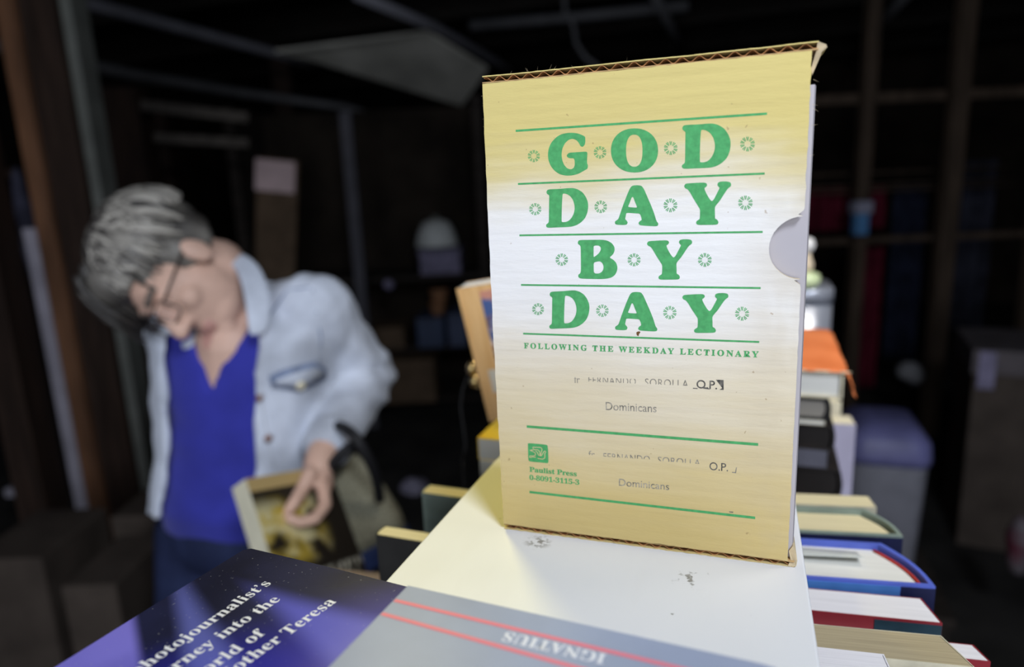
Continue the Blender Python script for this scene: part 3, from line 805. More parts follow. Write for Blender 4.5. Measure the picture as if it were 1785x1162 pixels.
# folded and torn corner of the top liner
tip = [(BW + .0018, .0004, PT + BH + .0032), (BW + .0048, .0002, PT + BH + .0017), (BW + .0052, .0008, PT + BH + .0008), (BW + .0036, .0012, PT + BH - .0006), (BW + .0006, .002, PT + BH - .0085), (BW + .0001, .0022, PT + BH - .0060), (BW + .0016, .0012, PT + BH + .0002)]
fv = [bm.verts.new(p) for p in tip]; bk = [bm.verts.new((p[0], p[1] + .014, p[2])) for p in tip]
bm.faces.new(fv).material_index = 3
for i in range(len(fv)): bm.faces.new((fv[i], bk[i], bk[(i + 1) % len(fv)], fv[(i + 1) % len(fv)])).material_index = 1 if i < 3 else 3
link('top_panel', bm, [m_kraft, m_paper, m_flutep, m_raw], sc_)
bm = corrugated('bottom', 0.0001, 0.0028, 0.0, BW + 0.0028, 0.0004, BD, True)
tip = [(BW + .0002, .0002, .0004), (BW + .0036, .0004, .0006), (BW + .0040, .0010, .0032), (BW + .0034, .0014, .0062), (BW + .0020, .0020, .0094), (BW + .0005, .0026, .0066), (BW + .0012, .0012, .0030)]
fv = [bm.verts.new(p) for p in tip]; bk = [bm.verts.new((p[0], p[1] + .02, p[2])) for p in tip]
bm.faces.new(fv).material_index = 3
for i in range(len(fv)): bm.faces.new((fv[i], bk[i], bk[(i + 1) % len(fv)], fv[(i + 1) % len(fv)])).material_index = 3
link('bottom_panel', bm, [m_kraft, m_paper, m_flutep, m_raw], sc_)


# ------------------------------------------------------------------ books
def page_mat(name, col, lines=0.05, axis='Y', sc=900):
    st = {'X': (1, .02, .02), 'Y': (.02, 1, .02), 'Z': (.02, .02, 1)}[axis]
    dk = tuple(c * (1 - lines * 2.2) for c in col)
    return mat(name, col, 0.8, 0.15, col2=dk, scale=sc, stretch=st)


def book(name, label, mtx, w, h, t, mc, mp, hard=True, bulge=0.0, over=0.003, cb=0.0025, fore=0.0, cat='book', group=None, extra=None, tail_square=True, spine_back=0.0):
    """local axes: x fore-edge -> spine, y thickness, z height; page block inside a wrapped cover"""
    r = bpy.data.objects.new(name, None); COL.objects.link(r); r.matrix_world = mtx; r.empty_display_size = .02
    tag(r, label, cat, group)
    if not hard: over = 0.0; cb = 0.0006
    K = 10
    outer = [(0, 0)] + [(w + bulge * math.sin(math.pi * k / K) - spine_back * (k / K), t * k / K) for k in range(K + 1)] + [(0, t)]
    inner = [(0, t - cb)] + [(w - cb + bulge * math.sin(math.pi * k / K) - spine_back * (k / K), cb + (t - 2 * cb) * k / K) for k in range(K, -1, -1)] + [(0, cb)]
    bm = bmesh.new(); n_ = len(outer); inn = inner[::-1]
    ring = []
    for z in (0, h):
        ring.append(([bm.verts.new((x, y, z)) for x, y in outer], [bm.verts.new((x, y, z)) for x, y in inn]))
    (o0, i0), (o1, i1) = ring
    for k in range(n_ - 1):
        bm.faces.new((o0[k], o0[k + 1], o1[k + 1], o1[k])); bm.faces.new((i0[k + 1], i0[k], i1[k], i1[k + 1]))
        bm.faces.new((o1[k], o1[k + 1], i1[k + 1], i1[k])); bm.faces.new((o0[k + 1], o0[k], i0[k], i0[k + 1]))
    for k in (0, n_ - 1): bm.faces.new((o0[k], o1[k], i1[k], i0[k]) if k == 0 else (o0[k], i0[k], i1[k], o1[k]))
    link('cover', bm, mc, r)
    poly = [(over + fore, cb)] + [(w - cb * 1.6 + bulge * .9 * math.sin(math.pi * k / K) - spine_back * (k / K), cb + (t - 2 * cb) * k / K) for k in range(K + 1)] + [(over + fore, t - cb)]
    bm = bmesh.new(); prism(bm, poly, 'z', over, h - over)
    link('page_block', bm, mp, r)
    return r


def upright_right(p_far_spine, thick, w, h, ztop, yaw, **k):
    """an upright book whose spine looks to +X; p = spine corner on its near face"""
    M = Matrix.Translation(V((p_far_spine[0], p_far_spine[1], ZB + ztop - h))) @ Matrix.Rotation(yaw, 4, 'Z') @ Matrix.Translation(V((-w, 0, 0)))
    return M


PC = page_mat('cream_pages', (0.66, 0.58, 0.36)); PWH = page_mat('white_pages', (0.72, 0.71, 0.66)); PLI = page_mat('bright_pages', (0.74, 0.72, 0.74)); PTAN = page_mat('tan_pages', (0.42, 0.35, 0.22), .09)
m_tealdk = mat('dark_teal_cloth', (0.012, 0.04, 0.06), 0.6, 0.3, 0.2, 60)
m_redc = mat('dark_red_gloss', (0.26, 0.022, 0.032), 0.4, 0.4, 0.1, 30)
m_bluec = mat('blue_jacket_paper', (0.09, 0.13, 0.50), 0.4, 0.4, 0.15, 25)
m_navyc = mat('navy_cloth', (0.010, 0.013, 0.055), 0.6, 0.3, 0.2, 60)
m_greenc = mat('green_grey_cloth', (0.20, 0.25, 0.21), 0.7, 0.3, 0.12, 60)
m_darkc = mat('charcoal_cloth', (0.020, 0.019, 0.018), 0.7, 0.3, 0.2, 60)
m_dustj = mat('pale_cover_edge', (0.50, 0.46, 0.34), 0.7, 0.3, 0.2, 60)

# row of upright books at the right, spines turned away to the right
GR = 'upright books along the right side of the board'
ZT = -0.05
def row(pxn, zt, thick, w, yaw, **k):
    p = oz(pxn[0], pxn[1], ZB + zt)
    h = ZB + zt - ZS - .0005
    M = upright_right((p.x, p.y), thick, w, h, zt, yaw)
    return book('book', mtx=M, w=w, h=h, t=thick, group=GR, **k)


row((1560, 1182), -0.048, 0.016, 0.13, 0.10, label='thin white-paged paperback at the bottom border, nearest in the right row', mc=PLI, mp=PLI, hard=False)
b_tan = row((1700, 1163), -0.050, 0.0215, 0.115, 0.12, label='paperback with tan browned pages at the lower right, beside the white board', mc=m_dustj, mp=PTAN, hard=False, spine_back=0.006)
row((1727, 1153), -0.072, 0.0125, 0.13, 0.10, label='white-paged book with a maroon cover showing behind the tan paperback', mc=m_redc, mp=PLI, hard=False, spine_back=.003)
b_wh = row((1643, 1086), -0.060, 0.0215, 0.125, 0.10, label='white-paged paperback with a red and teal cover in the right row', mc=[m_redc, m_tealdk], mp=PLI, hard=False, spine_back=.003)
b_bl = row((1631, 1022), -0.058, 0.0460, 0.130, 0.13, label='thick blue hardback with white pages and a red headband in the right row', mc=[m_bluec, m_navyc], mp=PWH, hard=True, bulge=0.004, cb=.0026, over=.004, spine_back=.014)
b_cr = row((1574, 934), -0.060, 0.0370, 0.125, 0.15, label='dark teal hardback with yellowed cream pages in the right row', mc=[m_greenc, m_navyc], mp=PC, hard=True, bulge=0.004, over=.004, spine_back=.012)
row((1528, 884), -0.066, 0.018, 0.118, 0.15, label='cream-paged book farthest back in the right row, against the slipcase', mc=m_dustj, mp=PC, hard=False)
# covers of three of these have a second colour along the outer joint
for b, lim in ((b_wh, 0.085), (b_bl, 0.098), (b_cr, -1)):
    for ch in b.children:
        if ch.name.startswith('cover'):
            for f in ch.data.polygons:
                c = f.center
                if lim > 0 and abs(f.normal.z) < .5 and f.normal.y < -.5 or (lim < 0 and f.normal.y < -.5):
                    f.material_index = 0
def cover_band(b, x0, x1, m, nm='cover_panel'):
    ch = [c for c in b.children if c.name.startswith('cover')][0]
    me = ch.data; z1 = max(v.co.z for v in me.vertices)
    bm = bmesh.new(); box(bm, x0, x1, -0.0004, 0.0003, 0.002, z1 - .0015); link(nm, bm, m, ch)
cover_band(b_wh, 0.093, 0.1248, m_tealdk); cover_band(b_bl, 0.0, 0.112, mat('bright_blue_jacket', (0.07, 0.20, 0.52), 0.4, 0.4, 0.15, 40)); cover_band(b_cr, 0.0, 0.125, m_navyc)
cover_band(b_bl, 0.1125, 0.130, m_navyc)
# headband and loose slip of the blue book
hb = [c for c in b_bl.children if c.name.startswith('page_block')][0]
ztp = max(v.co.z for v in hb.data.vertices)
bm = bmesh.new()
tube(bm, [(0.130 - .0052 + .0036 * math.sin(math.pi * k / 10) - .014 * k / 10, .004 + (.046 - .008) * k / 10, ztp + .0004) for k in range(11)], 0.0011, 8)
tag(link('headband', bm, mat('red_headband', (0.40, 0.04, 0.03), 0.7, 0.2, 0.3, 900), b_bl, True), 'red woven headband')
sl = bmesh.new(); g = []
for i in range(9):
    for j in range(4): g.append(sl.verts.new((0.02 + .080 * i / 8, .0405 - .0155 * (j / 3) - .002 * i / 8, ztp + .0006 + .0052 * (j / 3) ** 1.5 * (.35 + .65 * i / 8))))
for i in range(8):
    for j in range(3): sl.faces.new((g[i * 4 + j], g[i * 4 + 4 + j], g[i * 4 + 5 + j], g[i * 4 + 1 + j]))
o = link('paper_slip', sl, mat('grey_paper', (0.58, 0.60, 0.56), 0.8, 0.2, 0.1, 30), None, True)
o.matrix_world = b_bl.matrix_world.copy(); so = o.modifiers.new('s', 'SOLIDIFY'); so.thickness = .0003
tag(o, 'folded grey paper slip lying on the white pages of the thick blue hardback', 'paper slip')

# upright books at the left, spines to the left
def row_left(pxl, zt, thick, w, yaw, label, mc, mp, **k):
    p = oz(pxl[0], pxl[1], ZB + zt); h = ZB + zt - ZS - .0005
    M = Matrix.Translation(V((p.x, p.y, ZS + .0005))) @ Matrix.Rotation(math.pi + yaw, 4, 'Z') @ Matrix.Translation(V((-w, -thick, 0)))
    return book('book', label, M, w, h, thick, mc, mp, group='upright books along the left side of the board', **k)


row_left((655, 931), -0.05, 0.012, 0.125, -0.03, 'charcoal hardback with worn pale edges left of the white board, nearer of two', m_darkc, PC, hard=False, bulge=.001)
row_left((735, 858), -0.05, 0.014, 0.115, -0.03, 'green-grey book standing left of the white board, behind the charcoal one', m_greenc, PC, hard=False, bulge=.001)
# tan book lying low beyond the charcoal book
p = od(622, 1022, .70)
FLAT = Matrix.Rotation(math.pi / 2, 4, 'X')
book('book', 'pale tan book lying flat just beyond the charcoal book', Matrix.Translation(V((p.x - .05, p.y + .02, p.z - .03))) @ Matrix.Rotation(.15, 4, 'Z') @ FLAT, .11, .16, .03, mat('tan_cover', (0.50, 0.36, 0.22), .6, .3, .1, 30), PC, hard=False)
ss = root('small_stand', 'narrow dark wooden stand under the tan book', 'stand', (p.x, p.y - .06, 0))
bbox_obj('tabletop', (-.09, .05, -.07, .065, p.z - .055, p.z - .031), m_shelf, ss, .002)
for sx in (-.075, .035):
    for sy_ in (-.055, .05): bbox_obj('leg', (sx - .012, sx + .012, sy_ - .012, sy_ + .012, 0, p.z - .055), m_shelf, ss, .001)

# stack at the left far end: yellow book on white ones
def flat(px, py, dep, w, h, t, yaw, label, mc, mp, z=None, **k):
    """a book lying flat; its near top spine corner is given"""
    p = od(px, py, dep)
    if z is not None: p.z = z
    M = Matrix.Translation(V((p.x, p.y, p.z - t))) @ Matrix.Rotation(yaw, 4, 'Z') @ Matrix.Translation(V((-w, h, 0))) @ FLAT
    return book('book', label, M, w, h, t, mc, mp, **k), p.z - t


m_yel = mat('yellow_cover', (0.90, 0.66, 0.03), 0.35, 0.4, col2=(0.82, 0.48, 0.02), scale=16)
def flat_left(px, py, z, Y, w, h, t, yaw, label, mc, mp, **k):
    p = oy(px, py, Y)
    M = Matrix.Translation(V((p.x, Y, z - t))) @ Matrix.Rotation(math.pi + yaw, 4, 'Z') @ Matrix.Translation(V((-w, 0, 0))) @ FLAT
    return book('book', label, M, w, h, t, mc, mp, **k)
zy = oy(835, 763, .190).z
GL = 'books stacked flat left of the slipcase'
flat_left(832, 763, zy, .190, .12, .17, .0190, 0.0, 'yellow and orange covered book on top of the flat stack left of the slipcase', m_yel, PWH, hard=False, group=GL)
flat_left(836, 800, zy - .0192, .188, .11, .16, .024, 0.0, 'white paperback directly under the yellow book', mat('white_cover', (0.72, 0.71, 0.66), .5, .3, .05, 30), PWH, hard=False, group=GL)
bm = bmesh.new(); _x = oy(834, 820, .19).x; box(bm, _x + .001, BX0 - .004, .192, .35, ZS + .0005, zy - .0434); bevel(bm, .002)
tag(link('card_box', bm, m_dustj), 'plain cream card box under the white paperback of the flat stack', 'box')
# leaning picture book
m_woodprint = mat('wood_grain_print', (0.80, 0.50, 0.22), 0.4, 0.35, col2=(0.68, 0.38, 0.14), scale=26, stretch=(5, 5, .5))
tl = oy(795, 503, .268); bl = oy(853, 735, .282)
up_ = (tl - bl); hh = up_.length; up_.normalize(); xr = V((1, 0.03, 0)); xr = (xr - up_ * xr.dot(up_)).normalized(); yb = up_.cross(xr)
tk = .024
M = Matrix((xr, yb, up_)).transposed().to_4x4(); M.translation = bl
pb = book('picture_book', 'tall picture book with a wood-grain cover leaning left of the slipcase', M @ Matrix.Translation(V((0.145, tk, 0))) @ Matrix.Rotation(math.pi, 4, 'Z'), .145, hh, tk, m_woodprint, mat('bluish_white_pages', (0.80, 0.81, 0.88), .6, .3), hard=True, over=.0005, cb=.0012)
cv = [c for c in pb.children if c.name.startswith('cover')][0]
cv.data.materials.append(mat('charcoal_edge', (0.03, 0.035, 0.05), .5, .3))
for f in cv.data.polygons:
    if f.normal.y < .5: f.material_index = 1
m_photo = mat('printed_picture', (0.62, 0.55, 0.52), .35, .4)
n = NT(m_photo); v1 = n.noise(38, detail=3); v2 = n.noise(55, (1, 1, 2), 3)
col = n.mix(n.step(v1, .45, .55), (0.10, 0.035, 0.03), (0.62, 0.28, 0.20))
col = n.mix(n.step(v2, .50, .58), col, (0.66, 0.56, 0.54)); col = n.mix(n.step(n.noise(30), .58, .64), col, (0.07, 0.12, 0.30)); n.color(col)
M2 = cv.matrix_world
bm = bmesh.new(); box(bm, 0.02, 0.123, tk + .0002, tk + .0007, .05 * hh / .127, hh - .006)
lk = link('picture', bm, m_photo, cv)
bm = bmesh.new(); box(bm, 0.015, 0.133, tk + .0002, tk + .0009, .030, .053)
link('label_strip', bm, mat('pale_label', (0.66, 0.62, 0.52), .5, .3, .05, 30), cv)
# brass beads on a wire behind the picture book
gb = root('ornament', 'dark wire ornament with two brass beads, behind the leaning picture book', 'ornament', od(826, 648, .70))
m_brass = mat('brass', (0.80, 0.58, 0.25), 0.25, 0.5, metal=1.0)
Mi = Matrix.Translation(-V(gb.location))
for (px, py, r) in ((824, 641, .0075), (829, 664, .0068)):
    bm = bmesh.new(); ellip(bm, Mi @ od(px, py, .70), (r * .8, r, r * 1.2)); link('bead', bm, m_brass, gb, True)
bm = bmesh.new(); tube(bm, [Mi @ od(*q_) for q_ in ((826, 640, .7), (815, 655, .7), (806, 680, .7), (803, 710, .7), (808, 745, .7), (812, 775, .7), (806, 800, .7))], .0013, 8); link('wire', bm, m_black, gb, True)
bm = bmesh.new(); _p = od(806, 800, .7); _l = Mi @ _p; _z = ZS + .0005 - gb.location.z
tube(bm, [(_l.x, _l.y, _z), (_l.x, _l.y, _z + .004)], .02, 20); tube(bm, [(_l.x, _l.y, _z + .003), (_l.x, _l.y, _l.z)], .0013, 8); link('stand', bm, m_black, gb, True)

# stack at the right far end
GS = 'books stacked flat right of the slipcase'
m_orange = mat('orange_jacket', (0.80, 0.24, 0.085), 0.55, 0.3, col2=(0.66, 0.17, 0.05), scale=18)
m_creamj = mat('cream_board', (0.66, 0.60, 0.44), 0.7, 0.3, 0.12, 40)
m_bk = mat('black_cloth', (0.010, 0.010, 0.011), 0.6, 0.3, 0.2, 40)
m_brown = mat('brown_black_cloth', (0.012, 0.009, 0.008), 0.6, 0.3, 0.2, 40)
m_grc = mat('grey_lilac_cover', (0.10, 0.10, 0.13), 0.6, 0.3, 0.1, 40)
def stack_book(px, zt, t, w, h, label, mc, mp, Y=.385, yaw=-.03, **k):
    d = ray(px, 700); s = (Y - CAM.y) / d.y; x = CAM.x + d.x * s
    M = Matrix.Translation(V((x, Y, zt - t))) @ Matrix.Rotation(yaw, 4, 'Z') @ Matrix.Translation(V((-w, h, 0))) @ FLAT
    return book('book', label, M, w, h, t, mc, mp, group=GS, **k)
z = oy(1440, 648, .385).z
zs0 = z
ob = stack_book(1468, z, .026, .12, .20, 'orange book with a frayed dust jacket on top of the stack right of the slipcase', m_creamj, PWH, hard=True, cb=.002)
# frayed orange dust jacket: a bent sheet over the top board, hanging past the spine
M = ob.matrix_world
bm = bmesh.new(); g = []
prof = [(0.0, .0269), (.04, .0268), (.08, .0269), (.112, .0268), (.121, .0262), (.1255, .021), (.1275, .013), (.1285, .006), (.131, .003)]
for i, (x, y) in enumerate(prof):
    g.append([bm.verts.new((x + .0012 * noise.noise(V((i * .9, j, 4))), y + .0008 * noise.noise(V((i, j * .8, 1))), z_)) for j, z_ in enumerate([0.001 + .202 * k / 24 + (.0018 * noise.noise(V((i * 1.7, 3.3, 0))) if k == 24 else 0) for k in range(25)])])
for a, b in zip(g, g[1:]):
    for j in range(24): bm.faces.new((a[j], a[j + 1], b[j + 1], b[j]))
o = link('dust_jacket', bm, m_orange, ob, True); s = o.modifiers.new('s', 'SOLIDIFY'); s.thickness = .0007; s.offset = 1
bm = bmesh.new()
for i in range(13):
    x = random.uniform(.02, .122); ellip(bm, (x, .0274, .2032), (random.uniform(.003, .007), .0006, .0012), sub=1)
tag(link('frayed_edge', bm, m_creamj, ob), 'pale frayed paper edge')
z -= .0262
stack_book(1444, z, .023, .105, .19, 'black hardback with grey pages just under the orange book', m_bk, page_mat('grey_pages', (0.26, 0.24, 0.21)), hard=True, cb=.003, over=.002, bulge=.003); z -= .0232
stack_book(1440, z, .004, .105, .19, 'thin cream booklet under the black hardback', m_creamj, PWH, hard=False); z -= .0042
stack_book(1456, z, .026, .115, .19, 'dark brown-black book in the middle of the stack', m_brown, m_brown, hard=True, bulge=.002); z -= .0262
stack_book(1448, z, .018, .11, .19, 'grey-lilac book between two black books in the stack', m_grc, m_grc, hard=False); z -= .0182
stack_book(1472, z, .034, .125, .19, 'thick black book low in the stack with rounded spine', m_brown, m_brown, hard=True, bulge=.003); z -= .0342
stack_book(1466, z, .026, .12, .19, 'navy book under the thick black one', m_navyc, m_navyc, hard=True, bulge=.002); z -= .0262
i = 0
while z - ZS > .004:
    t_ = min(.05, z - ZS - .0005); stack_book(1455, z, t_ - .0002, .115, .19, ('plain dark book below the navy one', 'plain dark book, second from the bottom of the stack', 'plain dark book at the bottom of the stack', 'x')[i], m_bk, m_bk, hard=False); z -= t_; i += 1
# lilac-white upright books beyond the stack
p = od(1494, 737, .74)
def up_front(px, py, dep, w, t, label, mc, mp, yaw=0.0):
    p = od(px, py, dep); h = p.z - ZS - .0005
    M = Matrix.Translation(V((p.x, p.y, ZS + .0005))) @ Matrix.Rotation(yaw, 4, 'Z') @ Matrix.Translation(V((-w, 0, 0)))
    return book('book', label, M, w, h, t, mc, mp, hard=False)
m_lilc = mat('lilac_white_cover', (0.36, 0.34, 0.45), 0.5, 0.3, 0.08, 30)
up_front(1492, 740, .74, .028, .030, 'upright lilac-white book with cream top edge, right of the dark stack', m_lilc, page_mat('cream_top', (0.74, 0.68, 0.50)), .05)
up_front(1467, 700, .79, .055, .022, 'upright cream-topped book behind the lilac-white one', m_creamj, page_mat('cream_top_b', (0.74, 0.68, 0.50)), .25)
# grey metal tin behind the orange book
a = od(1457, 505, .92)
tn = root('metal_tin', 'tall grey metal tin with rounded corners behind the orange book', 'tin', (a.x - .075, a.y + .06, ZS + .0005))
m_tin = mat('grey_metal_paint', (0.33, 0.35, 0.41), 0.3, 0.6, 0.05, 20, metal=.35)
hT = a.z - ZS
bm = bmesh.new(); loft(bm, [[(x * s, y * s, z) for x, y in rrect(0.075, 0.06, 0.03)] for s, z in ((.97, 0), (1, .004), (1, hT - .02))]); link('body', bm, m_tin, tn, True)
bm = bmesh.new(); loft(bm, [[(x * s, y * s, z) for x, y in rrect(0.0765, 0.0615, 0.031)] for s, z in ((1, hT - .022), (1.0, hT - .004), (.97, hT))]); link('lid', bm, m_tin, tn, True)
# small figurine on the tin
p = od(1404, 492, .94); p.z = ZS + .0005 + hT
fg = root('figurine', 'small pale green and cream china figurine on the metal tin, beside the slipcase', 'figurine', p)
def lathe(name, prof, m, par, seg=20):
    bm = bmesh.new(); loft(bm, [[(r_ * math.cos(2 * math.pi * k / seg), r_ * math.sin(2 * math.pi * k / seg), z_) for k in range(seg)] for r_, z_ in prof]); return link(name, bm, m, par, True)
lathe('skirt', [(.010, 0), (.016, .004), (.0205, .012), (.018, .020), (.008, .025)], mat('pale_green_glaze', (0.62, 0.72, 0.42), .25, .5, .15, 60), fg)
lathe('torso', [(.0085, .0245), (.0095, .034), (.006, .044), (.005, .050)], mat('cream_glaze', (0.75, 0.62, 0.45), .25, .5), fg)
lathe('head', [(.002, .0495), (.0085, .054), (.0105, .061), (.008, .069), (.002, .072)], mat('white_glaze', (0.78, 0.77, 0.76), .25, .5), fg)

# volume inside the slipcase
m_vol = mat('lilac_white_paperback', (0.43, 0.40, 0.42), 0.5, 0.3, 0.06, 14)
Mv = Matrix.Translation(V((0.006, 0.0034, ZB + PT + .0002)))
book('paperback_volume', 'white paperback volume inside the slipcase, showing at its thumb notch', Mv, BW - .0042, BH - .012, .020, m_vol, PLI, hard=False, bulge=.0012)
for i_ in range(2):
    book('paperback_volume', ('middle', 'rear')[i_] + ' paperback volume hidden inside the slipcase behind the first', Matrix.Translation(V((0.006, 0.0245 + i_ * .0225, ZB + PT + .0002))), BW - .0062, BH - .012, .022, m_vol, PLI, hard=False, bulge=.001)

# ------------------------------------------------------------------ blue book in the foreground
zB = ZB + 0.0142
ca = oz(431, 951, zB); cb_ = oz(705, 1020, zB); cc_ = oz(60, 1162, zB)
xa = (cb_ - ca); xa.z = 0; xa.normalize(); ya = (cc_ - ca); ya.z = 0; ya = (ya - xa * ya.dot(xa)).normalized()
xa = V((-ya.y, ya.x, 0)) if V((-ya.y, ya.x, 0)).dot(xa) > 0 else V((ya.y, -ya.x, 0))
# local axes: x along the top edge away from the spine side, y down the page -> keep z up
Mb = Matrix((ya, -xa * -1 if False else xa, V((0, 0, 1)))).transposed().to_4x4()
if Mb.to_3x3().determinant() < 0: Mb = Matrix((ya, xa, V((0, 0, 1)))).transposed().to_4x4()
Mb.translation = V((ca.x, ca.y, ZB))
# ya runs from the far corner along the book's top edge, xa along its right-hand edge
BBW, BBH, BBT = 0.205, 0.235, 0.0140
bb = root('blue_book', 'dark blue glossy book with white serif lettering lying in the foreground', 'book', (0, 0, 0)); bb.matrix_world = Mb
flipn = Mb.to_3x3().determinant()
m_cov = mat('deep_blue_cover', (0.02, 0.02, 0.06), 0.22, 0.5)
n = NT(m_cov)
Mbi = Mb.inverted()
def bl_(x, y): p = Mbi @ oz(x, y, zB); return p.x, p.y
def half(p, q, soft, side=1):      # soft half plane through two picture points
    (x0, y0), (x1, y1) = bl_(*p), bl_(*q); dx, dy = x1 - x0, y1 - y0; l = math.hypot(dx, dy); a, b = -dy / l, dx / l; c = a * x0 + b * y0
    if side < 0: a, b, c = -a, -b, -c
    return n.lin(a, b, 0, c - soft, c + soft)
def inside(pt, p, q, soft):        # mask that is 1 on the side of pt
    (x0, y0), (x1, y1), (xp, yp) = bl_(*p), bl_(*q), bl_(*pt)
    s = (-(y1 - y0) * (xp - x0) + (x1 - x0) * (yp - y0)); return half(p, q, soft, 1 if s > 0 else -1)
MUL = lambda *a: a[0] if len(a) == 1 else n.math('MULTIPLY', a[0], MUL(*a[1:]))
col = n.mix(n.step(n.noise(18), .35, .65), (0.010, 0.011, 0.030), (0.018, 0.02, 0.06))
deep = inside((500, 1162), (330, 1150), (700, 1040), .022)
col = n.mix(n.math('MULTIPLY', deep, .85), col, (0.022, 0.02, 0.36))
lil = inside((80, 1150), (232, 1070), (246, 1162), .0025)  # lilac area: reflection painted into the cover colour
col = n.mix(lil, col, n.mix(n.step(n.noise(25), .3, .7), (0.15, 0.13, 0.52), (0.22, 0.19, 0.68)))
beam = MUL(inside((345, 1100), (305, 1030), (325, 1162), .004), inside((345, 1100), (330, 1030), (420, 1162), .005))  # streak of reflected light painted into the cover
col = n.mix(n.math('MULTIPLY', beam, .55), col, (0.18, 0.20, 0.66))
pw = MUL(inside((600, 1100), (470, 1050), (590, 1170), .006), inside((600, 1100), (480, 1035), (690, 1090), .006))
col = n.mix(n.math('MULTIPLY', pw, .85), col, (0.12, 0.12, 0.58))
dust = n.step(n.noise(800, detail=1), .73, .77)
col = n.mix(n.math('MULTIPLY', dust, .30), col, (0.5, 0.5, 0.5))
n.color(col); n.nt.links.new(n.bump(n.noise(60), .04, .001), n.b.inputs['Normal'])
m_wt = mat('white_print', (0.80, 0.80, 0.85), .4, .3)
bm = bmesh.new()
prism(bm, chaikin([(0, 0.004), (0.004, 0), (BBW - .001, 0), (BBW, .001), (BBW, BBH - .001), (BBW - .001, BBH), (.001, BBH), (0, BBH - .001)], 1), 'z', BBT - .0022, BBT)
def cover_text(bm, s, end_px, dirpx, size, mi, ztop, Minv, spacing=1.0, off=0.0, from_end=True, zplane=None):
    vs, fs = text2d(s, spacing, off)
    x1 = max(v[0] for v in vs)
    e = Minv @ oz(*end_px, zplane); f = Minv @ oz(*dirpx, zplane)
    d = V((e.x - f.x, e.y - f.y)).normalized(); up = V((-d.y, d.x)) * (1 if flipn > 0 else -1)
    put_faces(bm, vs, fs, lambda u, v: V((e.x + d.x * (u - x1) * size + up.x * v * size, e.y + d.y * (u - x1) * size + up.y * v * size, ztop)), mi)
# type size from the length of the first line
vs0, _ = text2d(serif('hotojournalist’s'), 1.0)
wl = max(v[0] for v in vs0) - min(v[0] for v in vs0)
e0 = Mbi @ oz(473.6, 1015, zB); e1 = Mbi @ oz(257.8, 1162, zB); TS = (V((e0.x, e0.y)) - V((e1.x, e1.y))).length / wl
for s, e, d in (('A photojournalist’s', (473.6, 1016), (257.8, 1163)), ('journey into the', (490, 1044), (318, 1160)), ('world of', (465.5, 1102), (375, 1164)), ('Mother Teresa', (587, 1048), (427, 1161))):
    cover_text(bm, serif(s), e, d, TS, 1, BBT + .00012, Mbi, zplane=zB)
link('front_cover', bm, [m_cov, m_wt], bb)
bm = bmesh.new(); box(bm, .003, BBW - .0005, .003, BBH - .003, .0022, BBT - .0022); link('page_block', bm, PWH, bb)
bm = bmesh.new(); box(bm, 0, BBW, 0, BBH, 0.0002, .0022); link('back_cover', bm, m_cov, bb)
bm = bmesh.new(); box(bm, BBW - .0004, BBW + .0012, 0.0004, BBH - .0004, .0004, BBT - .0004); link('spine', bm, m_cov, bb)

# ------------------------------------------------------------------ grey book on top of it
IGT = 0.0150
zI = ZB + BBT + .0003 + IGT
ia = oz(711, 1020, zI); ib = oz(1300, 1150, zI)
xa2 = (ib - ia); xa2.z = 0; xa2.normalize(); ya2 = V((xa2.y, -xa2.x, 0))
Mg = Matrix((xa2, -ya2, V((0, 0, 1)))).transposed().to_4x4(); Mg.translation = V((ia.x, ia.y, ZB + BBT + .0003))
gk = root('grey_book', 'grey-blue book with two red lines, lying upside down at the bottom border', 'book'); gk.matrix_world = Mg
IW, IH = 0.133, 0.185
m_gc = mat('grey_blue_laminate', (0.31, 0.35, 0.47), 0.35, 0.4, 0.08, 25)
m_rl = mat('red_print', (0.80, 0.20, 0.26), 0.4, 0.4)
Mgi = Mg.inverted()
bm = bmesh.new()
ol = [(0, 0), (IW - .012, 0)] + [(IW - .012 + .012 * math.sin(math.pi / 2 * k / 6), -.012 + .012 * math.cos(math.pi / 2 * k / 6)) for k in range(1, 7)] + [(IW, -IH), (0, -IH)]
prism(bm, ol[::-1], 'z', IGT - .0008, IGT)
for (a, b) in (((692, 1047), (1175, 1162)), ((668, 1070), (1010, 1165))):
    A_, B_ = Mgi @ oz(*a, zI), Mgi @ oz(*b, zI); d_ = (B_ - A_); A_ = A_ + d_ * ((0.0004 - A_.x) / d_.x); B_ = A_ + d_ * ((IW - .0008 - A_.x) / d_.x)
    stroke(bm, [(A_.x, A_.y), (B_.x, B_.y)], .0017, lambda u, v: V((u, v, IGT + .0001)), 1)
e = Mgi @ oz(883, 1101, zI); f = Mgi @ oz(1058, 1141, zI)
vs, fs = text2d(serif('IGNATIUS'), 1.02, .01); x1 = max(v[0] for v in vs); x0 = min(v[0] for v in vs)
L_ = (V((e.x, e.y)) - V((f.x, f.y))); ts = L_.length / (x1 - x0); d_ = L_.normalized(); up2 = V((-d_.y, d_.x))
put_faces(bm, vs, fs, lambda u, v: V((f.x + d_.x * (u - x0) * ts + up2.x * v * ts, f.y + d_.y * (u - x0) * ts + up2.y * v * ts, IGT + .00018)), 2)
link('front_cover', bm, [m_gc, m_rl, m_wt], gk)
bm = bmesh.new(); prism(bm, [(x * .992 + .0002, y * .995 - .0004) for x, y in ol][::-1], 'z', .0008, IGT - .0008); link('page_block', bm, PWH, gk)
bm = bmesh.new(); prism(bm, ol[::-1], 'z', 0.0, .0008); link('back_cover', bm, m_gc, gk)

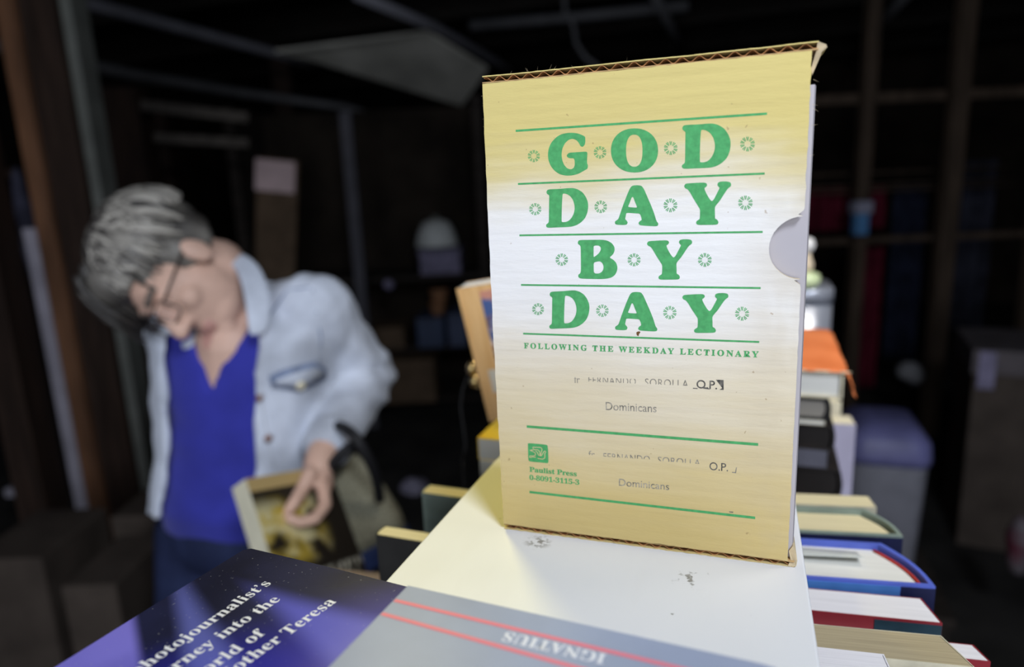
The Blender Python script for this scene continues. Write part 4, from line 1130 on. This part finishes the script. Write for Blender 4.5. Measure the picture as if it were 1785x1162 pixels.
#PERSON#
# ================================================================== PERSON
m_skin = mat('skin', (0.68, 0.44, 0.34), 0.5, 0.35, 0.10, 14)
m_lip = mat('lips', (0.56, 0.30, 0.25), 0.5, 0.35)
m_brow = mat('grey_brow', (0.16, 0.13, 0.11), 0.8, 0.2)
m_denim = mat('pale_denim', (0.56, 0.60, 0.69), 0.85, 0.15, 0.24, 11, bump=0.4, bscale=260, sheen=.2)
m_denim_s = mat('faded_denim_seam', (0.52, 0.54, 0.58), 0.85, 0.15, 0.15, 60)
m_denim_d = mat('worn_blue_denim', (0.20, 0.25, 0.38), 0.85, 0.15, 0.2, 60)
m_shirt = mat('royal_blue_jersey', (0.035, 0.040, 0.36), 0.75, 0.2, 0.12, 12, sheen=.2)
m_trous = mat('navy_trousers', (0.020, 0.028, 0.075), 0.85, 0.15, 0.2, 14)
m_hair = bpy.data.materials.new('grey_hair'); m_hair.use_nodes = True
n = NT(m_hair); n.b.inputs['Roughness'].default_value = .45
h1 = n.noise(24, (1, 1, 1), 3)
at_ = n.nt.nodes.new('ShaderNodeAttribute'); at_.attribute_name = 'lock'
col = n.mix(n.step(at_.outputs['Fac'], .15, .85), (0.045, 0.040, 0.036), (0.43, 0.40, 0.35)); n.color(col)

# directions in camera terms (right, up, towards the camera) turned into world vectors
def cv3(r, u, b): return CR * r + CU * u - CF * b
Fh = cv3(-.06, -.86, .50).normalized()             # where the face points: down and a little out
Uh = cv3(-.84, .26, .48); Uh = (Uh - Fh * Uh.dot(Fh)).normalized()
Rh = Fh.cross(Uh)                                  # her right
HC = od(310, 474, 1.06)
MH = (Matrix((Rh, Fh, Uh)).transposed() * .95).to_4x4(); MH.translation = HC
HL = lambda x, y, z: MH @ V((x, y, z))
bf = cv3(-.20, 0, .97); bf.z = 0; bf.normalize(); br = V((bf.y, -bf.x, 0))     # body forward; br = her right
NB = od(418, 545, 1.13); CH = od(433, 680, 1.19); PEL = od(428, 900, 1.26)
SHL = od(553, 533, 1.10); SHR = od(300, 580, 1.26)
ELB = od(640, 655, 1.24); WRI = od(560, 795, 1.055)
ELR = od(352, 740, 1.38); WRR = od(420, 870, 1.42)

bm = bmesh.new()
# head
ellip(bm, (0, -.015, .03), (.074, .092, .085), MH); ellip(bm, (0, .02, -.03), (.060, .068, .088), MH)
ellip(bm, (0, .034, -.082), (.046, .046, .034), MH); ellip(bm, (0, .068, -.098), (.020, .018, .017), MH)
for s in (-1, 1):
    ellip(bm, (s * .036, .056, -.030), (.024, .022, .022), MH, 2); ellip(bm, (s * .031, .074, -.002), (.013, .010, .009), MH, 2)
    ellip(bm, (s * .077, -.006, -.012), (.010, .020, .032), MH, 2); ellip(bm, (s * .012, .094, -.040), (.009, .010, .008), MH, 2)
ellip(bm, (0, .076, .024), (.050, .012, .012), MH, 2)
capsule(bm, HL(0, .080, .005), .009, HL(0, .104, -.036), .0125, 10)
ellip(bm, (0, .083, -.068), (.023, .010, .006), MH, 2); ellip(bm, (0, .081, -.077), (.019, .010, .007), MH, 2)
# neck, chest, hips
capsule(bm, HL(0, -.028, -.055), .052, NB + V((0, 0, -.01)), .058)
capsule(bm, NB, .06, CH + br * -.0, .10); capsule(bm, CH, .10, PEL, .11)
capsule(bm, NB + bf * .03 + V((0, 0, -.05)), .06, CH + bf * .02, .085)
capsule(bm, NB + V((0, 0, -.03)), .05, SHL, .045); capsule(bm, NB + V((0, 0, -.03)), .05, SHR, .045)
# arms
capsule(bm, SHL, .046, ELB, .036); capsule(bm, ELB, .036, WRI, .025)
capsule(bm, SHR, .046, ELR, .036); capsule(bm, ELR, .036, WRR, .025)
# legs and feet
FT = V((PEL.x, PEL.y, 0))
legs = []
for s in (-1, 1):
    hip = PEL + br * s * .08 + V((0, 0, -.02)); kn = FT + br * s * .09 + bf * .10 + V((0, 0, .43)); an = FT + br * s * .10 - bf * .02 + V((0, 0, .075))
    legs.append((hip, kn, an)); capsule(bm, hip, .075, kn, .05); capsule(bm, kn, .05, an, .034)
    capsule(bm, an + V((0, 0, -.035)), .035, an + bf * .13 + V((0, 0, -.045)), .027)

# the book she holds: frame first, so that the hand can close on it
b0 = od(428, 834, .945); b1 = od(552, 814, 1.058)
bx = (b1 - b0).normalized()
lo_, hi_ = .85, 1.15               # depth of the lower corner that makes the corner a right angle
for _ in range(40):
    md = (lo_ + hi_) / 2
    if (b0 - od(471, 970, md)).dot(bx) * (b0 - od(471, 970, lo_)).dot(bx) > 0: lo_ = md
    else: hi_ = md
b2 = od(471, 970, lo_)
bz = (b0 - b2).normalized(); by = bz.cross(bx)   # by points away from the camera
HBW, HBH, HBT = .158, .190, .034
# left hand: palm right of the book, thumb and forefinger across its cover, the others behind it
def P(x, y, d): return od(x, y, d + .015)
capsule(bm, WRI, .025, P(556, 815, 1.028), .025, 12)
Mp = Matrix((CR, CU, -CF)).transposed().to_4x4(); Mp.translation = P(553, 836, 1.030)
ellip(bm, (0, 0, 0), (.027, .036, .017), Mp, 2); 
def chain(pts, rr):
    for a, b, r0, r1 in zip(pts, pts[1:], rr, rr[1:]): capsule(bm, a, r0, b, r1, 10)
chain([P(540, 826, 1.000), P(528, 850, .990), P(514, 874, .968), P(497, 897, .955)], [.0125, .0110, .0100, .0085])          # thumb
chain([P(563, 848, 1.005), P(567, 880, .985), P(549, 904, .962), P(524, 910, .950), P(505, 903, .944)], [.0105, .0100, .0095, .0088, .0080])   # forefinger
chain([P(562, 852, 1.058), P(562, 882, 1.096), P(545, 900, 1.106), P(520, 902, 1.096)], [.0105, .0098, .0092, .0080])       # behind the book
chain([P(556, 846, 1.066), P(556, 874, 1.106), P(538, 888, 1.114), P(514, 888, 1.102)], [.0100, .0094, .0088, .0078])
chain([P(550, 838, 1.070), P(549, 862, 1.110), P(534, 872, 1.116), P(512, 872, 1.106)], [.0090, .0084, .0078, .0068])
# right hand hanging beside the hip
capsule(bm, WRR, .024, WRR + V((0, 0, -.05)) + bf * .01, .026, 12)
for k in range(4):
    a = WRR + V((0, 0, -.06)) + bf * (.024 - .015 * k); chain([a, a + V((0, 0, -.042)) + bf * .005, a + V((0, 0, -.072 + .006 * abs(k - 1))) + bf * .016 - br * .01], [.0095, .0088, .0075])
a = WRR + V((0, 0, -.02)) + bf * .026; chain([a, a + bf * .02 + V((0, 0, -.03)), a + bf * .022 + V((0, 0, -.058)) - br * .008], [.011, .0098, .0085])
me = remesh(bm, .0042, 3, .5)
MHi = MH.inverted()
person = olink('person', me, [m_skin, m_lip, m_brow])
for p in me.polygons:
    c = MHi @ p.center
    if c.y > .078 and abs(c.x) < .024 and -.083 < c.z < -.063: p.material_index = 1
    elif c.y > .06 and .012 < abs(c.x) < .048 and .016 < c.z - .1 * abs(c.x) < .026: p.material_index = 2
tag(person, 'grey-haired person with glasses and a pale denim jacket, bowed over and holding a book', 'person')

# hair: cap plus many tapering locks, one mesh
bm = bmesh.new()
lay = bm.loops.layers.float_color.new('lock') if False else None
cap_me = bmesh.new()
for c, r in (((0, -.026, .042), (.083, .096, .088)), ((0, -.060, .010), (.064, .045, .050)), ((0.02, .045, .075), (.055, .045, .045))): ellip(cap_me, c, r)
for s in (-1, 1): ellip(cap_me, (s * .062, -.030, .012), (.024, .055, .046))
cm = remesh(cap_me, .006, 4, .5, lambda co: .004 * noise.noise(co * 38))
bm.from_mesh(cm); bpy.data.meshes.remove(cm)
lv = bm.verts.layers.float.new('lock')
for v in bm.verts: v[lv] = .30 + .35 * noise.noise(v.co * 22)
rr_ = random.Random(3)
def skull(d): return V((d.x * .086, -.026 + d.y * .100, .040 + d.z * .092))
for i in range(620):
    # start near the crown, sweep outwards and down
    az = rr_.uniform(0, 2 * math.pi); s0 = rr_.uniform(.05, 1.0) ; ln = rr_.uniform(.5, 1.05)
    pts = []; rad = []; K = 7; tw = rr_.uniform(-.5, .5)
    lim = 1.42 if abs(((az - math.pi / 2 + math.pi) % (2 * math.pi)) - math.pi) < .75 else (1.62 if math.sin(az) < -.3 else 1.95)   # shorter over the forehead
    for k in range(K):
        th = min(s0 + ln * k / (K - 1), lim); a = az + tw * k / (K - 1)
        d = V((math.cos(a) * math.sin(th), math.sin(a) * math.sin(th), math.cos(th)))
        p = skull(d) * (1 + .045 * math.sin(math.pi * min(1, k / (K - 2))) + .02) + V((0, 0, 0))
        pts.append(p); rad.append((.0048 * (1 - (k / (K - 1)) ** 2.2) + .0012) * (.6 if k == 0 else 1))
    nb = len(bm.verts); tube(bm, pts, rad, 6); bm.verts.ensure_lookup_table()
    dk_ = max(0, math.cos(az)) * .35 + (.30 if s0 < .35 else 0) + max(0, math.sin(az)) * .1  # far-side and crown locks darker: shade painted into the hair colour
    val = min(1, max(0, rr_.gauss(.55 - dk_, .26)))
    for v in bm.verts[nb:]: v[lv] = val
# side-swept locks hanging past the forehead on her far side
for i in range(46):
    x0 = rr_.uniform(.0, .075); pts = []; K = 6; y0 = rr_.uniform(.0, .07)
    for k in range(K):
        t = k / (K - 1); pts.append(V((x0 + .020 * t, y0 + .045 * t, .128 - .35 * (x0) - .085 * t * t - .01 * t)))
    nb = len(bm.verts); tube(bm, pts, [.006 * (1 - t_ / 6) + .001 for t_ in range(K)], 6); bm.verts.ensure_lookup_table()
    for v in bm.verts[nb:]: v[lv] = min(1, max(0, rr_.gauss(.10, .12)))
for v in bm.verts: v.co = MH @ v.co
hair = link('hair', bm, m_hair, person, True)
tag(hair, 'short grey hair')

# glasses
m_frame = mat('dark_glasses_frame', (0.03, 0.018, 0.015), .3, .5)
m_lens = bpy.data.materials.new('lens_glass'); m_lens.use_nodes = True
_b = m_lens.node_tree.nodes['Principled BSDF']; _b.inputs['Transmission Weight'].default_value = 1.0; _b.inputs['Roughness'].default_value = 0.02; _b.inputs['IOR'].default_value = 1.05; _b.inputs['Base Color'].default_value = (.93, .93, .95, 1)
bm = bmesh.new(); bl2 = bmesh.new()
for s in (-1, 1):
    lp = [HL(s * .033 + x, .098 - abs(s * .033 + x) * .12, -.006 + y) for x, y in rrect(.025, .018, .010, 4)]
    tube(bm, lp + [lp[0], lp[1]], .0013, 8); bl2.faces.new([bl2.verts.new(p) for p in lp])
    tube(bm, [HL(s * .058, .092, .004), HL(s * .072, .070, .004), HL(s * .079, .02, .004), HL(s * .080, -.012, .003), HL(s * .079, -.028, -.012)], .0019, 8)
tube(bm, [HL(-.009, .099, 0), HL(0, .102, .002), HL(.009, .099, 0)], .0017, 8)
gl = link('glasses', bm, m_frame, person, True); tag(gl, 'dark-rimmed glasses')
link('lens', bl2, m_lens, gl)

# shirt and jacket as shells around the torso
def T(x, y, d): return od(x, y, d)
RINGS = [(T(430, 862, 1.235), .158, .120), (T(434, 790, 1.215), .150, .114), (T(436, 720, 1.195), .146, .114), (T(436, 660, 1.18), .150, .116),
         (T(434, 610, 1.165), .158, .110), (T(430, 570, 1.152), .160, .096), (T(426, 540, 1.142), .118, .082), (T(422, 518, 1.135), .072, .070), (T(418, 498, 1.125), .060, .062)]
def shell(bm, rings, grow, opens, thick, nn=56, ex=2.3):
    def pt(c, a, b, th):
        s, co = math.sin(th), math.cos(th)
        return c - br * a * math.copysign(abs(s) ** (2 / ex), s) + bf * b * math.copysign(abs(co) ** (2 / ex), co)
    O, I = [], []
    # interpolate rings
    rs = []
    for i in range(len(rings) - 1):
        for k in range(4): t = k / 4; rs.append(tuple(rings[i][j] * (1 - t) + rings[i + 1][j] * t for j in range(3)) + (opens[i] * (1 - t) + opens[i + 1] * t,))
    rs.append(rings[-1] + (opens[-1],))
    for c, a, b, op in rs:
        op = max(op, .0)
        ths = [op + (2 * math.pi - 2 * op) * k / nn for k in range(nn + 1)]
        O.append([bm.verts.new(pt(c, a + grow, b + grow, t)) for t in ths]); I.append([bm.verts.new(pt(c, a + grow - thick, b + grow - thick, t)) for t in ths])
    for j in range(len(rs) - 1):
        for k in range(nn):
            bm.faces.new((O[j][k], O[j][k + 1], O[j + 1][k + 1], O[j + 1][k])); bm.faces.new((I[j][k + 1], I[j][k], I[j + 1][k], I[j + 1][k + 1]))
        for k in (0, nn): bm.faces.new((O[j][k], O[j + 1][k], I[j + 1][k], I[j][k]))
    for j in (0, len(rs) - 1):
        for k in range(nn): bm.faces.new((O[j][k], O[j][k + 1], I[j][k + 1], I[j][k]))
    bmesh.ops.recalc_face_normals(bm, faces=bm.faces[:])
    return rs, pt


bm = bmesh.new()
SR = [(T(429, 897, 1.25), .150, .112)] + RINGS[:-1]
shell(bm, SR, -.004, [0, 0, 0, 0, 0, .07, .26, .50, .85], .012)
me = remesh(bm, .006, 3, .5, lambda co: .0035 * noise.noise(V((co.x * 9, co.y * 9, co.z * 26))))
olink('shirt', me, m_shirt, person)

bm = bmesh.new()
J = list(RINGS)
shell(bm, J, .014, [.60, .50, .48, .46, .46, .46, .55, .72, .85], .011)
capsule(bm, SHL + V((0, 0, -.004)), .055, SHL.lerp(ELB, .5), .053); capsule(bm, SHL.lerp(ELB, .5), .053, ELB, .050)
EW = ELB.lerp(WRI, .85)
capsule(bm, ELB, .053, ELB.lerp(WRI, .5), .047); capsule(bm, ELB.lerp(WRI, .5), .047, EW, .037)
capsule(bm, SHR, .050, ELR, .044); capsule(bm, ELR, .044, ELR.lerp(WRR, .85), .037)
capsule(bm, NB + V((0, 0, .012)) - bf * .02 - br * .055, .036, SHL.lerp(NB, .12) + V((0, 0, .006)), .050); capsule(bm, NB + V((0, 0, 0.0)) - bf * .02 + br * .055, .034, SHR, .046)
def fold(co):
    w = .006 * noise.noise(co * 13) + .004 * noise.noise(V((co.x * 40, co.y * 40, co.z * 22)))
    d1 = (co - ELB).length
    if d1 < .16: w += .006 * (1 - d1 / .16) * math.sin((co - ELB).dot((WRI - SHL).normalized()) * 150 + 3 * noise.noise(co * 12))
    return w
me = remesh(bm, .0062, 3, .5, fold)
jk = olink('jacket', me, m_denim, person)
tag(jk, 'open pale denim jacket')

def strip(name, A, B, th, m, par, nseg=1):
    """cloth strip between two polylines, with thickness"""
    bm = bmesh.new(); n_ = len(A); nrm = None
    ro = []
    for a, b in zip(A, B):
        ro.append([bm.verts.new(V(a).lerp(V(b), k / 3) - CF * (.004 * math.sin(math.pi * k / 3))) for k in range(4)])
    for i in range(n_ - 1):
        for k in range(3): bm.faces.new((ro[i][k], ro[i][k + 1], ro[i + 1][k + 1], ro[i + 1][k]))
    o = link(name, bm, m, par, True)
    s = o.modifiers.new('s', 'SOLIDIFY'); s.thickness = th; s.offset = 0
    sb_ = o.modifiers.new('u', 'SUBSURF'); sb_.levels = 1; sb_.render_levels = 2
    return o


# collar leaf on the near side, far side leaf behind the chin
strip('collar', [T(392, 452, 1.085), T(412, 468, 1.055), T(424, 505, 1.03), T(430, 548, 1.015), T(434, 588, 1.015)],
      [T(420, 440, 1.10), T(452, 458, 1.075), T(470, 500, 1.05), T(474, 545, 1.035), T(466, 580, 1.025)], .006, m_denim, jk)
strip('collar', [T(372, 470, 1.16), T(352, 520, 1.14), T(342, 570, 1.10), T(338, 605, 1.07)],
      [T(392, 455, 1.17), T(330, 520, 1.15), T(312, 575, 1.11), T(318, 612, 1.075)], .006, m_denim, jk)
# surface point of the jacket seen at a pixel (ray cast on the finished mesh)
from mathutils.bvhtree import BVHTree
bvh = BVHTree.FromPolygons([v.co for v in jk.data.vertices], [list(p.vertices) for p in jk.data.polygons])
def on_j(x, y, off=.002):
    d = ray(x, y).normalized(); h = bvh.ray_cast(CAM, d)
    return (h[0] + h[1] * off) if h[0] is not None else od(x, y, 1.08)
def patch(name, poly, th, m, par, off=.004):
    bm = bmesh.new(); fr_ = [bm.verts.new(on_j(x, y, off)) for x, y in poly]
    c = bm.verts.new(on_j(sum(p[0] for p in poly) / len(poly), sum(p[1] for p in poly) / len(poly), off + .0015))
    for i in range(len(fr_)): bm.faces.new((fr_[i], fr_[(i + 1) % len(fr_)], c))
    bmesh.ops.recalc_face_normals(bm, faces=bm.faces[:])
    o = link(name, bm, m, par, True); s = o.modifiers.new('s', 'SOLIDIFY'); s.thickness = th; s.offset = 0
    return o
pf = patch('pocket_flap', [(468, 655), (490, 645), (520, 636), (548, 630), (564, 640), (566, 656), (545, 668), (522, 680), (500, 676), (474, 672)], .004, m_denim_d, jk)
patch('pocket_flap_face', [(478, 660), (500, 651), (524, 643), (548, 637), (557, 645), (556, 654), (540, 662), (522, 672), (502, 668), (482, 667)], .003, m_denim, pf, .0075)
def jbutton(x, y, r, m):
    p = on_j(x, y, .006); h = bvh.find_nearest(p)[1]
    bm = bmesh.new(); q_ = h.to_track_quat('Z', 'Y').to_matrix().to_4x4(); q_.translation = p
    ellip(bm, (0, 0, 0.003), (r, r, r * .35), q_, 2); return link('button', bm, m, jk, True)
jbutton(522, 668, .0085, mat('pale_brass_button', (0.80, 0.74, 0.55), .3, .5, metal=.3))
m_cop = mat('copper_button', (0.30, 0.16, 0.12), .4, .5, metal=.5)
jbutton(468, 760, .0065, m_cop); jbutton(455, 690, .006, m_cop)
def seam(pts, w, m):
    bm = bmesh.new(); P3 = [on_j(x, y, -.0003) for x, y in pts]; tube(bm, P3, w * .6, 6); return link('seam', bm, m, jk, True)
seam([(462, 560), (500, 505), (540, 500)], .0022, m_denim_d)
seam([(545, 505), (552, 545), (560, 590), (556, 630)], .0022, m_denim_d)
seam([(452, 640), (456, 700), (466, 760), (478, 815)], .0022, m_denim_s)
cuff = bmesh.new(); ax = (WRI - ELB).normalized()
tube(cuff, [ELB.lerp(WRI, .74), ELB.lerp(WRI, .78), ELB.lerp(WRI, .92), ELB.lerp(WRI, .95)], [.040, .0425, .040, .036], 22)
link('cuff', cuff, m_denim, jk, True)

# trousers and shoes
bm = bmesh.new()
ellip(bm, PEL + V((0, 0, -.01)), (.155, .125, .10))
for hip, kn, an in legs: capsule(bm, hip, .095, kn, .068); capsule(bm, kn, .068, an + V((0, 0, .03)), .055)
olink('trousers', remesh(bm, .008, 3, .5, lambda co: .004 * noise.noise(co * 16)), m_trous, person)
for hip, kn, an in legs:
    bm = bmesh.new(); capsule(bm, an + V((0, 0, -.030)) - bf * .02, .043, an + bf * .14 + V((0, 0, -.040)), .034)
    for v in bm.verts: v.co.z = max(v.co.z, .001)
    link('shoe', bm, m_black, person, True)

# book in her hand
Mk = Matrix((bx, -by * -1, bz)).transposed().to_4x4() if False else Matrix((-bx, -by, bz)).transposed().to_4x4()
Mk.translation = b0 + by * 0.0 + bx * HBW - bz * HBH + by * 0
# local x runs from the fore-edge to the spine at the left, y towards the camera side is the front cover
Mk = Matrix((-bx, -by, bz)).transposed().to_4x4(); Mk.translation = b0 + bx * HBW - bz * HBH + by * HBT
m_hbc = mat('book_cover_art', (0.05, 0.04, 0.03), .4, .35)
n = NT(m_hbc)
nz = n.noise(20, (1, 1, 1), 4)
blob = n.math('MULTIPLY', n.lin(1, 0, 0, .035, .075), n.math('MULTIPLY', n.lin(0, 0, 1, .045, .07), n.lin(0, 0, -1, -.165, -.13)))
art = n.math('MULTIPLY', blob, n.step(nz, .36, .52))
col = n.mix(art, (0.018, 0.014, 0.010), n.mix(n.step(n.noise(42), .4, .6), (0.50, 0.36, 0.05), (0.62, 0.55, 0.30)))
stripm = n.lin(0, 0, 1, .168, .170); col = n.mix(stripm, col, (0.46, 0.33, 0.14))
lets = n.math('MULTIPLY', n.math('MULTIPLY', n.lin(0, 0, 1, .018, .022), n.lin(0, 0, -1, -.040, -.036)), n.step(n.noise(150, (1, 1, .4), 2), .46, .54))
col = n.mix(n.math('MULTIPLY', lets, .7), col, (0.6, 0.58, 0.48)); n.color(col)
hbk = book('paperback_book', 'thick paperback with a dark and yellow cover held by the person in denim', Mk, HBW, HBH, HBT, [mat('white_spine', (0.70, 0.66, 0.50), .5, .3, .08, 20), m_hbc], PWH, hard=False)
for ch in hbk.children:
    if ch.name.startswith('cover'):
        for f in ch.data.polygons:
            if f.normal.y > .5 and f.center.y > HBT * .9: f.material_index = 1

# handbag on her forearm
m_bag = mat('grey_woven_cloth', (0.27, 0.26, 0.19), 0.9, 0.1, 0.25, 180, bump=.6, bscale=500)
m_bagn = mat('navy_trim', (0.02, 0.035, 0.11), 0.7, 0.2, 0.15, 30)
m_strap = mat('black_strap', (0.012, 0.012, 0.014), 0.6, 0.3)
BGc = od(618, 905, 1.14)
hb_ = root('handbag', 'grey woven handbag with navy base and black straps hanging from the bent denim arm', 'handbag', BGc)
ax_x = cv3(.88, .42, -.25).normalized(); ax_z = cv3(-.40, .90, .05); ax_z = (ax_z - ax_x * ax_z.dot(ax_x)).normalized(); ax_y = ax_z.cross(ax_x)
Mg2 = Matrix((ax_x, ax_y, ax_z)).transposed().to_4x4()
def bagring(sx, sy_, z): return [Mg2 @ V((x * sx, y * sy_, z)) for x, y in rrect(.075, .030, .026, 4)]
bm = bmesh.new(); loft(bm, [bagring(.98, 1.1, -.052), bagring(1.0, 1.15, -.02), bagring(.92, 1.0, .03), bagring(.78, .7, .075), bagring(.66, .4, .10)]); link('body', bm, m_bag, hb_, True)
bm = bmesh.new(); loft(bm, [bagring(.90, .95, -.085), bagring(1.0, 1.1, -.078), bagring(1.01, 1.16, -.055), bagring(1.0, 1.14, -.049)]); link('base', bm, m_bagn, hb_, True)
Li = Matrix.Translation(-BGc)
for pts in ([(560, 850, 1.06), (575, 815, 1.04), (598, 788, 1.03), (622, 772, 1.05)], [(662, 870, 1.10), (655, 830, 1.06), (640, 795, 1.03), (622, 765, 1.02), (604, 748, 1.035), (590, 742, 1.07), (600, 748, 1.14)]):
    bm = bmesh.new(); PP = [Li @ od(*q_) for q_ in pts]
    sm_ = []
    for i in range(len(PP) - 1):
        p0_, p1_, p2_, p3_ = PP[max(i - 1, 0)], PP[i], PP[i + 1], PP[min(i + 2, len(PP) - 1)]
        for k in range(5):
            t = k / 5; sm_.append(.5 * ((2 * p1_) + (p2_ - p0_) * t + (2 * p0_ - 5 * p1_ + 4 * p2_ - p3_) * t * t + (3 * p1_ - p0_ - 3 * p2_ + p3_) * t ** 3))
    sm_.append(PP[-1]); tube(bm, sm_, .0085, 10); link('strap', bm, m_strap, hb_, True)
